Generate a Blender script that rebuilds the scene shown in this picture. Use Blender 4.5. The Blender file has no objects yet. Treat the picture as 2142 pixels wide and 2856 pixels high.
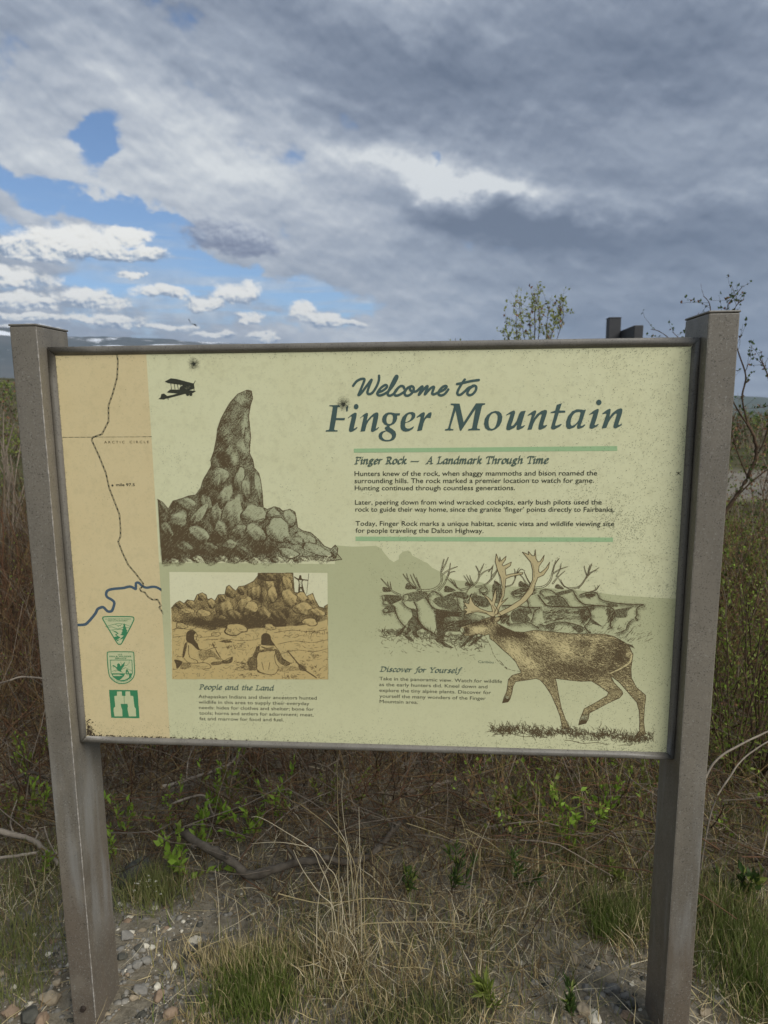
import bpy, math, random
import numpy as np
from mathutils import Vector, Matrix, noise as mnoise

S = bpy.context.scene
COL = S.collection
rng = np.random.default_rng(11)
random.seed(5)
# ------------------------------------------------------------------ camera
F_PX, W_PX, H_PX = 1879.3, 2142.0, 2856.0
CAM = np.array([0.136, -1.3084, 1.3884])
PITCH, YAW, ROLL = 0.1569, 0.0738, -0.0084
fw = np.array([-math.sin(YAW)*math.cos(PITCH), math.cos(YAW)*math.cos(PITCH), -math.sin(PITCH)])
rt = np.array([math.cos(YAW), math.sin(YAW), 0.0])
upv = np.cross(rt, fw)
RT = rt*math.cos(ROLL)+upv*math.sin(ROLL)
UP = -rt*math.sin(ROLL)+upv*math.cos(ROLL)
cd = bpy.data.cameras.new('camera')
cam = bpy.data.objects.new('camera', cd); COL.objects.link(cam)
cd.sensor_fit = 'HORIZONTAL'; cd.sensor_width = 36; cd.lens = F_PX/W_PX*36
cd.clip_start = 0.05; cd.clip_end = 20000
cd.dof.use_dof = True; cd.dof.focus_distance = 1.38; cd.dof.aperture_fstop = 9.0
M = Matrix(((RT[0], UP[0], -fw[0], CAM[0]), (RT[1], UP[1], -fw[1], CAM[1]), (RT[2], UP[2], -fw[2], CAM[2]), (0, 0, 0, 1)))
cam.matrix_world = M
S.camera = cam

def ray(px, py):
    v = fw + RT*(px-W_PX/2)/F_PX - UP*(py-H_PX/2)/F_PX
    return v/np.linalg.norm(v)
def on_plane_y(px, py, y):
    v = ray(px, py); return CAM+v*(y-CAM[1])/v[1]
def on_ground(px, py, z=0.0):
    v = ray(px, py); return CAM+v*(z-CAM[2])/v[2]
def azel(px, py):
    v = ray(px, py); return math.degrees(math.atan2(v[0], v[1])), math.degrees(math.asin(v[2]))

# ------------------------------------------------------------------ colour / exposure / sun
EXPO = 1.25
S.view_settings.view_transform = 'Standard'; S.view_settings.look = 'None'
S.view_settings.exposure = EXPO; S.view_settings.gamma = 1.0
S.view_settings.use_curve_mapping = False
def lin(r, g, b, k=1.0):
    f = lambda c: (c/255/12.92 if c <= 10 else ((c/255+0.055)/1.055)**2.4)
    return (f(r)*k, f(g)*k, f(b)*k, 1.0)
SUN_EL, SUN_AZ = 42.0, 132.0          # azimuth clockwise from +Y : behind the camera, to the right
sd = bpy.data.lights.new('sun', 'SUN'); sun = bpy.data.objects.new('sun', sd); COL.objects.link(sun)
sd.energy = 1.5; sd.angle = math.radians(40); sd.color = (1.0, 0.955, 0.89)
a_, e_ = math.radians(SUN_AZ), math.radians(SUN_EL)
sv = Vector((math.sin(a_)*math.cos(e_), math.cos(a_)*math.cos(e_), math.sin(e_)))
sun.rotation_euler = sv.to_track_quat('Z', 'Y').to_euler(); sun.location = (3, -4, 6)

# ------------------------------------------------------------------ little node-expression language
class G:
    nt = None
def nnew(t, **kw):
    n = G.nt.nodes.new(t)
    for k, v in kw.items(): setattr(n, k, v)
    return n
def lk(a, b): G.nt.links.new(a, b)
class E:
    def __init__(s, sock): s.s = sock
    def __add__(a, b): return mt('ADD', a, b)
    def __radd__(a, b): return mt('ADD', b, a)
    def __sub__(a, b): return mt('SUBTRACT', a, b)
    def __rsub__(a, b): return mt('SUBTRACT', b, a)
    def __mul__(a, b): return mt('MULTIPLY', a, b)
    def __rmul__(a, b): return mt('MULTIPLY', b, a)
    def __truediv__(a, b): return mt('DIVIDE', a, b)
    def __rtruediv__(a, b): return mt('DIVIDE', b, a)
    def __neg__(a): return mt('MULTIPLY', a, -1.0)
def mt(op, *args, clamp=False):
    n = nnew('ShaderNodeMath', operation=op); n.use_clamp = clamp
    for i, a in enumerate(args):
        if isinstance(a, E): lk(a.s, n.inputs[i])
        else: n.inputs[i].default_value = float(a)
    return E(n.outputs[0])
def sat(a): return mt('ADD', a, 0.0, clamp=True)
def mx(a, b): return mt('MAXIMUM', a, b)
def mn(a, b): return mt('MINIMUM', a, b)
def sstep(lo, hi, x):
    n = nnew('ShaderNodeMapRange', interpolation_type='SMOOTHSTEP')
    lk(x.s, n.inputs[0]); n.inputs[1].default_value = lo; n.inputs[2].default_value = hi
    return E(n.outputs[0])
def comb(x, y, z):
    n = nnew('ShaderNodeCombineXYZ')
    for i, a in enumerate((x, y, z)):
        if isinstance(a, E): lk(a.s, n.inputs[i])
        else: n.inputs[i].default_value = float(a)
    return n.outputs[0]
def noi(vec, scale, detail=4, rough=.55, dist=0.0, out=0):
    n = nnew('ShaderNodeTexNoise'); lk(vec, n.inputs['Vector'])
    n.inputs['Scale'].default_value = scale; n.inputs['Detail'].default_value = detail
    n.inputs['Roughness'].default_value = rough; n.inputs['Distortion'].default_value = dist
    return E(n.outputs[out])
def vor(vec, scale, feature='F1', out='Distance', rand=1.0):
    n = nnew('ShaderNodeTexVoronoi', feature=feature); lk(vec, n.inputs['Vector'])
    n.inputs['Scale'].default_value = scale; n.inputs['Randomness'].default_value = rand
    return n.outputs[out] if out == 'Color' else E(n.outputs[out])
def mixc(f, a, b, mode='MIX'):
    n = nnew('ShaderNodeMix', data_type='RGBA', blend_type=mode, clamp_factor=True)
    for i, v in ((0, f), (6, a), (7, b)):
        if isinstance(v, E): lk(v.s, n.inputs[i])
        elif isinstance(v, bpy.types.NodeSocket): lk(v, n.inputs[i])
        elif i == 0: n.inputs[0].default_value = float(v)
        else: n.inputs[i].default_value = v
    return n.outputs[2]
def ramp(x, stops):
    n = nnew('ShaderNodeValToRGB'); lk(x.s, n.inputs[0]); cr = n.color_ramp
    while len(cr.elements) < len(stops): cr.elements.new(.5)
    for e, (p, c) in zip(cr.elements, stops): e.position = p; e.color = c
    return n.outputs[0]
def sep(v):
    n = nnew('ShaderNodeSeparateXYZ'); lk(v, n.inputs[0]); return E(n.outputs[0]), E(n.outputs[1]), E(n.outputs[2])

# ------------------------------------------------------------------ world : Nishita sky + cloud deck + cumulus
SKY_K = 0.05
w = bpy.data.worlds.new('World'); S.world = w; w.use_nodes = True
G.nt = w.node_tree; G.nt.nodes.clear()
sky = nnew('ShaderNodeTexSky', sky_type='NISHITA'); sky.sun_disc = False
sky.sun_elevation = math.radians(SUN_EL); sky.sun_rotation = math.radians(SUN_AZ)
sky.altitude = 600; sky.air_density = 1.0; sky.dust_density = 0.4; sky.ozone_density = 1.4
tc = nnew('ShaderNodeTexCoord'); D = tc.outputs['Generated']
dx, dy, dz = sep(D)
el = mt('ARCSINE', dz)*57.2958
az = mt('ARCTAN2', dx, dy)*57.2958
zc = mx(dz, 0.0)+0.055
cu, cv = dx/zc, dy/zc
_wv = comb(az*0.06, el*0.09, 5.5)
wa = noi(_wv, 2.6, 5, .6)-0.5
we = noi(comb(az*0.06, el*0.09, 15.5), 2.6, 5, .6)-0.5
azw, elw = az+wa*9.0, el+we*6.0
def gauss(px, py, rx, ry, rot=0.0, soft=False):
    """soft elliptical blob in sky angles, centre and radii read off the photograph in px"""
    a0, e0 = azel(px, py); k = 57.2958/F_PX
    c, s_ = math.cos(math.radians(rot)), math.sin(math.radians(rot))
    ddx = azw-a0; ddy = elw-e0
    u = (ddx*c+ddy*s_)*(1/(rx*k)); v = (ddy*c-ddx*s_)*(1/(ry*k))
    return mt('EXPONENT', -(u*u+v*v))
def S_(*terms):
    r = terms[0]
    for t in terms[1:]: r = r+t
    return r
P1 = comb(cu, cv, 0.0)
warp = noi(P1, 0.9, 3, .5)
rotc, rots = math.cos(.5), math.sin(.5)
qa = (cu*rotc+cv*rots); qb = (cv*rotc-cu*rots)
Pd = comb(qa*0.75+warp*0.5, qb*1.25+warp*0.35, 0.3)
Pd2 = comb(qa*0.75+warp*0.5+0.045, qb*1.25+warp*0.35-0.09, 0.3)
nA = noi(Pd, 1.5, 6, .5, .1)
nB = noi(Pd2, 1.5, 6, .5, .1)
nL = noi(comb(cu, cv, 4.7), 0.62, 2, .5)
sa = az*0.966-el*0.259; sb_ = az*0.259+el*0.966
nF = noi(comb(sa*0.052, sb_*0.095, 1.3), 2.1, 5, .50, .12)
nF2 = noi(comb(sa*0.052-0.012, sb_*0.095+0.050, 1.3), 2.1, 5, .50, .12)
# coverage of the high deck : a full deck broken by the blue gaps seen in the photograph
gap = S_(gauss(262, 385, 100, 46, 42)*1.5, gauss(110, 545, 150, 36, -20)*1.15, gauss(330, 605, 180, 34, -14)*1.05,
         gauss(480, 690, 130, 50, -16)*1.3, gauss(640, 775, 190, 42, -12)*1.2, gauss(860, 850, 200, 32, -4)*0.95, gauss(1238, 428, 50, 17, -30)*0.9,
         gauss(330, 730, 200, 46, -8)*1.0, gauss(100, 770, 300, 40, -3)*0.6, gauss(250, 870, 420, 50, -3)*0.62, gauss(0, 640, 120, 40, 0)*0.7)
nG = noi(comb(sa*0.092, sb_*0.120, 21.3), 4.2, 6, .52, .1)
nG2 = noi(comb(sa*0.092-0.012, sb_*0.120+0.038, 21.3), 4.2, 6, .52, .1)
cover = sstep(-0.10, 0.42, 0.70+sstep(-2, 12, az)*0.3-gap+(nA-0.5)*1.0+(nF-0.5)*2.4+(nG-0.5)*1.3)
# brightness of the deck
hi = sstep(3, 16, el)
b = (nL-0.5)*0.9+(nA-nB)*hi*0.5+(nF-nF2)*2.9+(nA-0.5)*hi*0.5+(nF-0.5)*0.7+(nG-nG2)*1.15+(nG-0.5)*0.15
big = S_(gauss(250, 480, 560, 210, -14)*0.30, gauss(900, 520, 420, 110, -16)*0.22, gauss(1300, 498, 330, 44, -14)*(nG*1.0),
         gauss(1960, 530, 190, 30, 2)*0.28, gauss(1060, 100, 140, 110, 0)*0.20, gauss(1900, 300, 260, 60, 0)*0.15,
         gauss(420, 240, 260, 60, -25)*0.16, gauss(1040, 930, 420, 50, 0)*0.30, gauss(1180, 820, 300, 40, -8)*0.12) - \
      S_(gauss(1180, 250, 330, 90, -8)*0.36, gauss(1000, 130, 500, 60, -16)*0.16, gauss(1350, 600, 420, 46, -12)*0.26, gauss(1860, 180, 330, 140, -15)*0.36, gauss(1750, 650, 480, 75, -6)*0.26,
         gauss(1900, 830, 500, 150, 0)*0.24, gauss(1350, 620, 240, 40, -10)*0.20, gauss(250, 60, 600, 90, 0)*0.06)
bb = 0.47+b*0.44+big*1.05
deck = ramp(sat(bb), [(0.0, lin(102, 114, 134)), (0.28, lin(129, 140, 158)), (0.52, lin(157, 167, 182)),
                      (0.74, lin(188, 195, 205)), (1.0, lin(226, 230, 232))])
# fair-weather cumulus with flat grey bases, low over the left horizon
cum = [(200, 685, 130, 50, -4), (300, 712, 70, 30, 0), (50, 705, 70, 30, 0), (255, 838, 80, 36, 0), (50, 842, 80, 26, 0), (660, 828, 70, 34, 0),
       (575, 852, 55, 24, 0), (840, 880, 46, 36, 0), (905, 895, 55, 26, 0), (975, 906, 45, 16, 0), (465, 820, 60, 22, 0),
       (335, 905, 60, 22, 0), (735, 945, 46, 26, 0), (120, 885, 130, 13, 0), (480, 915, 70, 12, 0), (60, 918, 90, 12, 0), (360, 665, 60, 26, 0), (420, 712, 60, 22, 0), (600, 935, 60, 12, 0),
       (365, 765, 45, 15, 0), (705, 888, 40, 16, 0), (30, 780, 90, 28, 0)]
nC = noi(comb(az*0.11, el*0.15, 7.7), 5.0, 7, .6, .2)
nD = noi(comb(az*0.11+0.012, el*0.15+0.03, 7.7), 5.0, 7, .6, .2)
wc1 = noi(comb(az*0.25, el*0.3, 31.0), 1.6, 4, .6)-0.5; wc2 = noi(comb(az*0.25, el*0.3, 41.0), 1.6, 4, .6)-0.5
azc = az+wc1*3.2; elc = el+wc2*1.8
F = None; num = None; den = None
k = 57.2958/F_PX
for (px, py, rx, ry, rot) in cum:
    a0, e0 = azel(px, py)
    u = (azc-a0)*(1/(rx*k)); v = (elc-e0)*(1/(ry*k))
    vl = mx(v, -(v*1.7))                        # lower half squashed : flat base
    g = mt('EXPONENT', -(u*u+vl*vl)*0.9)
    h = g*v
    F = g if F is None else mx(F, g); num = h if num is None else num+h; den = g if den is None else den+g
Ssh = num/(den+0.05)
cmask = sstep(0.28, 0.60, F+(nC-0.5)*1.1)
shade = sat(0.52+Ssh*0.85+(nC-nD)*3.6+(nC-0.5)*0.9+(F-0.5)*0.25)
cumc = ramp(shade, [(0.0, lin(128, 146, 172)), (0.30, lin(172, 184, 200)), (0.5, lin(216, 222, 226)), (0.72, lin(250, 248, 240)), (1.0, lin(255, 254, 248))])
# one grey lens cloud below the deck
a0, e0 = azel(640, 668)
lu = (azw-a0)*(1/(150*k)); lv = (el+we*3-e0+(az-a0)*0.09)*(1/(56*k)); lvl = mx(lv, -(lv*1.7))
lf = mt('EXPONENT', -(lu*lu+lvl*lvl))
lmask = sstep(0.34, 0.60, lf+(nC-0.5)*0.9)
lcol = ramp(sat(0.42+lv*0.50+(nC-nD)*2.2+(nC-0.5)*0.5), [(0.0, lin(112, 121, 146)), (0.35, lin(134, 144, 166)), (0.75, lin(178, 186, 200)), (1.0, lin(200, 206, 214))])
# thin streaks towards the horizon
Ps = comb(az*0.030, el*0.30, 2.2)
nS = noi(Ps, 3.2, 6, .6, .4)
lowband = sstep(17, 6, el)
smask = sstep(0.42, 0.62, nS)*lowband*0.85
scol = ramp(nC, [(0.3, lin(150, 172, 200)), (0.7, lin(214, 222, 228))])
KC = 1.0/(SKY_K*2**EXPO)
def up_k(sock):
    n = nnew('ShaderNodeVectorMath', operation='SCALE'); lk(sock, n.inputs[0]); n.inputs['Scale'].default_value = KC; return n.outputs[0]
skys = mixc(1.0, sky.outputs[0], (0.80, 0.93, 1.06, 1), 'MULTIPLY')
skyc = mixc(sstep(9, -1, el)*0.55, skys, up_k(ramp(el, [(0.0, lin(172, 194, 216)), (1.0, lin(172, 194, 216))])))
c = mixc(smask, skyc, up_k(scol))
c = mixc(cover, c, up_k(deck))
c = mixc(lmask*0.93, c, up_k(lcol))
c = mixc(cmask*0.99, c, up_k(cumc))
bg = nnew('ShaderNodeBackground'); lk(c, bg.inputs[0]); bg.inputs[1].default_value = SKY_K
wo = nnew('ShaderNodeOutputWorld'); lk(bg.outputs[0], wo.inputs[0])
w.cycles.sampling_method = 'MANUAL'; w.cycles.sample_map_resolution = 512

# ------------------------------------------------------------------ object helpers
def link(o, parent=None):
    COL.objects.link(o)
    if parent is not None: o.parent = parent
    return o
def np_mesh(name, V, Fc, mats=(), mi=None, smooth=False):
    """V (n,3) array ; Fc list of arrays (m,k) of equal-size faces"""
    me = bpy.data.meshes.new(name)
    V = np.asarray(V, dtype=np.float32); Fl = [np.asarray(f, dtype=np.int32) for f in (Fc if isinstance(Fc, list) else [Fc]) if len(f)]
    me.vertices.add(len(V)); me.vertices.foreach_set('co', V.ravel())
    loops = np.concatenate([f.ravel() for f in Fl]); sizes = np.concatenate([np.full(len(f), f.shape[1]) for f in Fl])
    me.loops.add(len(loops)); me.loops.foreach_set('vertex_index', loops.astype(np.int32))
    me.polygons.add(len(sizes)); st = np.concatenate([[0], np.cumsum(sizes)[:-1]])
    me.polygons.foreach_set('loop_start', st.astype(np.int32))
    for m in mats: me.materials.append(m)
    if mi is not None: me.polygons.foreach_set('material_index', np.asarray(mi, dtype=np.int32))
    if smooth: me.polygons.foreach_set('use_smooth', np.ones(len(sizes), dtype=bool))
    me.update(calc_edges=True); me.validate()
    return me
def mobj(name, me, parent=None, **props):
    o = bpy.data.objects.new(name, me); link(o, parent)
    for k_, v_ in props.items(): o[k_] = v_
    return o
def empty(name, loc, label, category, group=None):
    o = bpy.data.objects.new(name, None); o.empty_display_size = .05; link(o); o.location = loc
    o['label'] = label; o['category'] = category
    if group: o['group'] = group
    return o
def box(x0, x1, y0, y1, z0, z1, bev=0.0, seg=2):
    import bmesh
    bm = bmesh.new(); bmesh.ops.create_cube(bm, size=1)
    for v in bm.verts: v.co = Vector((x0 if v.co.x < 0 else x1, y0 if v.co.y < 0 else y1, z0 if v.co.z < 0 else z1))
    if bev: bmesh.ops.bevel(bm, geom=bm.edges[:], offset=bev, segments=seg, affect='EDGES', profile=.5)
    return bm
def bm_obj(name, bm, mat, parent=None, smooth=False, **props):
    me = bpy.data.meshes.new(name); bm.to_mesh(me); bm.free(); me.materials.append(mat)
    if smooth: me.polygons.foreach_set('use_smooth', np.ones(len(me.polygons), dtype=bool))
    return mobj(name, me, parent, **props)
def new_mat(name, rough=.8, spec=.3):
    m = bpy.data.materials.new(name); m.use_nodes = True; G.nt = m.node_tree
    b = G.nt.nodes['Principled BSDF']; b.inputs['Roughness'].default_value = rough
    b.inputs['Specular IOR Level'].default_value = spec
    return m, b
def setc(b, c, key='Base Color'):
    if isinstance(c, E): c = c.s
    if isinstance(c, bpy.types.NodeSocket): lk(c, b.inputs[key])
    else: b.inputs[key].default_value = c
def bump(b, h, strength=.3, dist=.002):
    n = nnew('ShaderNodeBump'); n.inputs['Strength'].default_value = strength; n.inputs['Distance'].default_value = dist
    lk(h.s, n.inputs['Height']); lk(n.outputs[0], b.inputs['Normal'])
def objco():
    return nnew('ShaderNodeTexCoord').outputs['Object']
def geopos():
    return nnew('ShaderNodeNewGeometry').outputs['Position']
# ================================================================== THE SIGN
KA = 1.0     # print colours : sRGB as photographed -> albedo
def grunge_mat(name, rgb, k=1.0, mott=.10, rgb2=None, dirt=0.35, rough=.55):
    m, b = new_mat(name, rough, .35); v = geopos()
    n1 = noi(v, 9, 5, .6); n2 = noi(v, 60, 4, .65); n3 = noi(v, 260, 3, .6)
    c1 = lin(*rgb, k); c2 = tuple([x*.90 for x in c1[:3]]+[1])
    c2 = (c2[0]*1.02, c2[1]*.99, c2[2]*.93, 1)
    if rgb2 is not None:
        px, py, pz = sep(v); base = mixc(sstep(1.02, .70, pz), c1, lin(*rgb2, k))
    else: base = c1
    c = mixc(sat((n1-.42)*3.2)*.4, base, c2) if rgb2 is None else mixc(sat((n1-.45)*2)*.22, base, c2)
    c = mixc(sat((n2-.50)*5)*mott*1.6, c, lin(150, 146, 108, k))
    px, py, pz = sep(v)
    # mildew specks, thickest along the right edge and the lower rim
    edge = sstep(.30, .62, px)*.55+sstep(.76, .69, pz)*.5+sstep(.35, .7, n1)*.30
    spk = sstep(.60, .70, noi(v, 420, 2, .7))*sstep(.46, .62, noi(v, 38, 5, .7))
    c = mixc(spk*edge*dirt*2.2, c, lin(98, 98, 78, k))
    fine = sstep(.56, .70, n3)*.18
    c = mixc(fine, c, lin(150, 150, 120, k))
    setc(b, c); bump(b, n3, .08, .0004)
    return m
def ink_mat(name, rgb, k=1.0, wear=.25):
    m, b = new_mat(name, .6, .3); v = geopos()
    n = noi(v, 150, 4, .7); n2 = noi(v, 900, 2, .5)
    c1 = lin(*rgb, k); c2 = tuple([min(1, x*1.35+.012) for x in c1[:3]]+[1])
    setc(b, mixc(sat((n-.45)*3)*wear+sat((n2-.5)*2)*.2, c1, c2)); return m
m_panel = grunge_mat('panel_cream_green', (218, 218, 177))
m_strip = grunge_mat('panel_tan_strip', (216, 200, 154), mott=.08)
m_sage = grunge_mat('panel_sage_ground', (187, 189, 147), mott=.05, rgb2=(210, 210, 168))
m_cream = grunge_mat('picture_cream_sky', (224, 222, 184), mott=.05)
m_tan = grunge_mat('picture_tan_land', (200, 178, 122), mott=.12)
m_greyrock = grunge_mat('picture_grey_rock', (182, 184, 148), mott=.12)
m_bar = ink_mat('ink_pale_green', (158, 190, 142), wear=.2)
m_title = ink_mat('ink_slate_green', (70, 92, 88), wear=.15)
m_head = ink_mat('ink_grey_green', (86, 102, 88), wear=.15)
m_brown = ink_mat('ink_brown', (92, 78, 54), wear=.12)
m_black = ink_mat('ink_black', (58, 60, 48), wear=.1)
m_river = ink_mat('ink_river_blue', (74, 94, 108), wear=.3)
m_emb = ink_mat('ink_emblem_green', (62, 132, 90), wear=.3)
m_embp = ink_mat('ink_emblem_pale', (196, 200, 156), wear=.2)
m_antler = ink_mat('ink_antler_tan', (194, 180, 134), wear=.3)
m_fur = ink_mat('ink_fur_ochre', (204, 190, 140), wear=.3)

def paint_metal(name, base, red, spots=True, light=(150, 148, 140)):
    m, b = new_mat(name, .45, .55); v = geopos(); px, py, pz = sep(v)
    n1 = noi(v, 4.5, 4, .6); n2 = noi(v, 330, 3, .75); n3 = noi(v, 40, 4, .7)
    lowr = sstep(.55, .12, pz+(n1-.5)*.5)
    c = mixc(lowr*.75, lin(*base), lin(*red))
    c = mixc(sstep(.42, .62, noi(comb(px*3, py*3, pz*.8), 3.2, 4, .6))*.5, c, lin(*[x*.80 for x in base]))
    c = mixc(sstep(.52, .68, noi(v, 11, 5, .6))*.4, c, lin(*[x*1.12 for x in base]))
    if spots:
        c = mixc(sstep(.53, .66, n2)*sstep(.3, .62, n3)*.85, c, lin(46, 42, 36))
        c = mixc(sstep(.55, .70, noi(v, 210, 3, .75))*sstep(.33, .55, n1)*.75, c, lin(*light))
        c = mixc(sstep(.77, .80, noi(v, 26, 3, .6)), c, lin(200, 198, 188))
    setc(b, c); bump(b, n2, .25, .0006)
    b.inputs['Coat Weight'].default_value = .12; b.inputs['Coat Roughness'].default_value = .3
    if spots:    # paler grey streaks running down the lower half
        st = sstep(.46, .66, noi(comb(px*9, py*9, pz*.9), 2.6, 4, .6))*sstep(.75, .5, pz)*sstep(.12, .3, pz); c = mixc(st*.55, c, lin(142, 142, 138)); setc(b, c)
    setc(b, .34+.28*n3, 'Roughness')
    return m
m_post = paint_metal('post_brown_paint', (119, 113, 101), (98, 86, 73))
m_frame = paint_metal('frame_brown_paint', (116, 112, 103), (108, 101, 92), light=(132, 128, 118))
m_edge, _b = new_mat('worn_seam_metal', .5); _v = geopos()
setc(_b, mixc(sstep(.42, .6, noi(_v, 160, 3, .7)), lin(132, 127, 118), lin(162, 158, 150)))
m_bolt, _b = new_mat('rusty_bolt', .7); setc(_b, lin(52, 44, 38))

sign = empty('information_sign', (0, 0.03, 0), 'large brown framed welcome sign with map, rock and caribou drawings on two square posts', 'sign')
SO = Vector((0, .03, 0))
def put(o):          # world-space mesh under the sign's Empty
    o.parent = sign; o.matrix_parent_inverse = Matrix.Translation(-SO); return o
XI, WP, YF, YB = .625, .0541, -.028, .086
for sgn, zt, lab in ((-1, 1.549, 'brown speckled post with a pale worn corner seam and a rusty bolt near the ground'),
                     (1, 1.5505, 'brown speckled post without a bolt, its inner side in shade')):
    x0, x1 = sorted((sgn*XI, sgn*(XI+WP)))
    bm = box(x0, x1, YF, YB, -.3, zt-.004, .0028, 3)
    p = put(bm_obj('post', bm, m_post, None)); p['label'] = lab
    bm = box(x0-.0012, x1+.0012, YF-.0012, YB+.0012, zt-.004, zt, .0014, 2)
    c_ = put(bm_obj('post_cap', bm, m_frame)); c_.parent = p; c_.matrix_parent_inverse = Matrix.Identity(4)
    xe = sgn*XI                          # weld seam down the inner front corner
    n = 120; zz = np.linspace(.02, zt-.006, n); V = []
    for i, z in enumerate(zz):
        r = (.0013 if sgn < 0 else .0007)*(1+.5*random.uniform(-1, 1))
        for a in (0, 1, 2, 3, 4, 5):
            t = a*math.pi/3
            V.append((xe+sgn*.0008+r*math.cos(t), YF+.0008+r*math.sin(t), z))
    V = np.array(V); Fq = []
    for i in range(n-1):
        for a in range(6): Fq.append((i*6+a, i*6+(a+1) % 6, i*6+6+(a+1) % 6, i*6+6+a))
    s_ = mobj('corner_seam', np_mesh('corner_seam', V, np.array(Fq), [m_edge if sgn < 0 else m_frame], smooth=True)); s_.parent = p
    s_.matrix_parent_inverse = Matrix.Identity(4)
    if sgn < 0:
        import bmesh
        q = on_plane_y(233, 2812, YF)
        bm = bmesh.new(); bmesh.ops.create_cone(bm, cap_ends=True, segments=12, radius1=.0068, radius2=.0058, depth=.006)
        bmesh.ops.rotate(bm, verts=bm.verts, matrix=Matrix.Rotation(math.radians(90), 3, 'X'))
        bmesh.ops.translate(bm, verts=bm.verts, vec=(q[0], YF-.003, q[2]))
        bo = bm_obj('bolt', bm, m_bolt); bo.parent = p
    
# frame rails, mitred
Z0, Z1 = .6738, 1.5077
XO = .6246
inn = dict(l=.0142, r=.0142, t=.0166, b=.0137)
prof = [(0, .026), (0, .0022), (.12, .0006), (.55, 0), (.62, .0006), (1.0, .0052), (1.0, .026)]
def corner(sx, sz, t):
    dxx = (inn['l'] if sx < 0 else inn['r'])*t; dzz = (inn['b'] if sz < 0 else inn['t'])*t
    return sx*(XO-dxx), (Z0+dzz if sz < 0 else Z1-dzz)
for (a, bb_) in (((-1, -1), (-1, 1)), ((-1, 1), (1, 1)), ((1, 1), (1, -1)), ((1, -1), (-1, -1))):
    NS = 14; V = []
    for i in range(NS+1):
        f_ = i/NS; f_ = .0009+f_*.9982
        for (t, y) in prof:
            pa, pb = corner(*a, t), corner(*bb_, t)
            wv = .0004*mnoise.noise((f_*9, a[0]*3+a[1], 0))
            V.append((pa[0]+(pb[0]-pa[0])*f_, y+wv, pa[1]+(pb[1]-pa[1])*f_))
    k_ = len(prof); Fq = []
    for i in range(NS):
        for j in range(k_):
            Fq.append((i*k_+j, (i+1)*k_+j, (i+1)*k_+(j+1) % k_, i*k_+(j+1) % k_))
    me = np_mesh('frame_rail', np.array(V), [np.array(Fq), np.array([list(range(k_)), list(range(NS*k_, NS*k_+k_))])], [m_frame])
    put(mobj('frame_rail', me))

YP = .006
bm = box(-.6125, .6125, YP, YP+.005, Z0+.012, Z1-.014)
panel = put(bm_obj('panel', bm, m_panel))
panel['label'] = 'cream green printed panel with title, drawings, map strip and text'
def onpanel(o):
    o.parent = panel; return o

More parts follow.
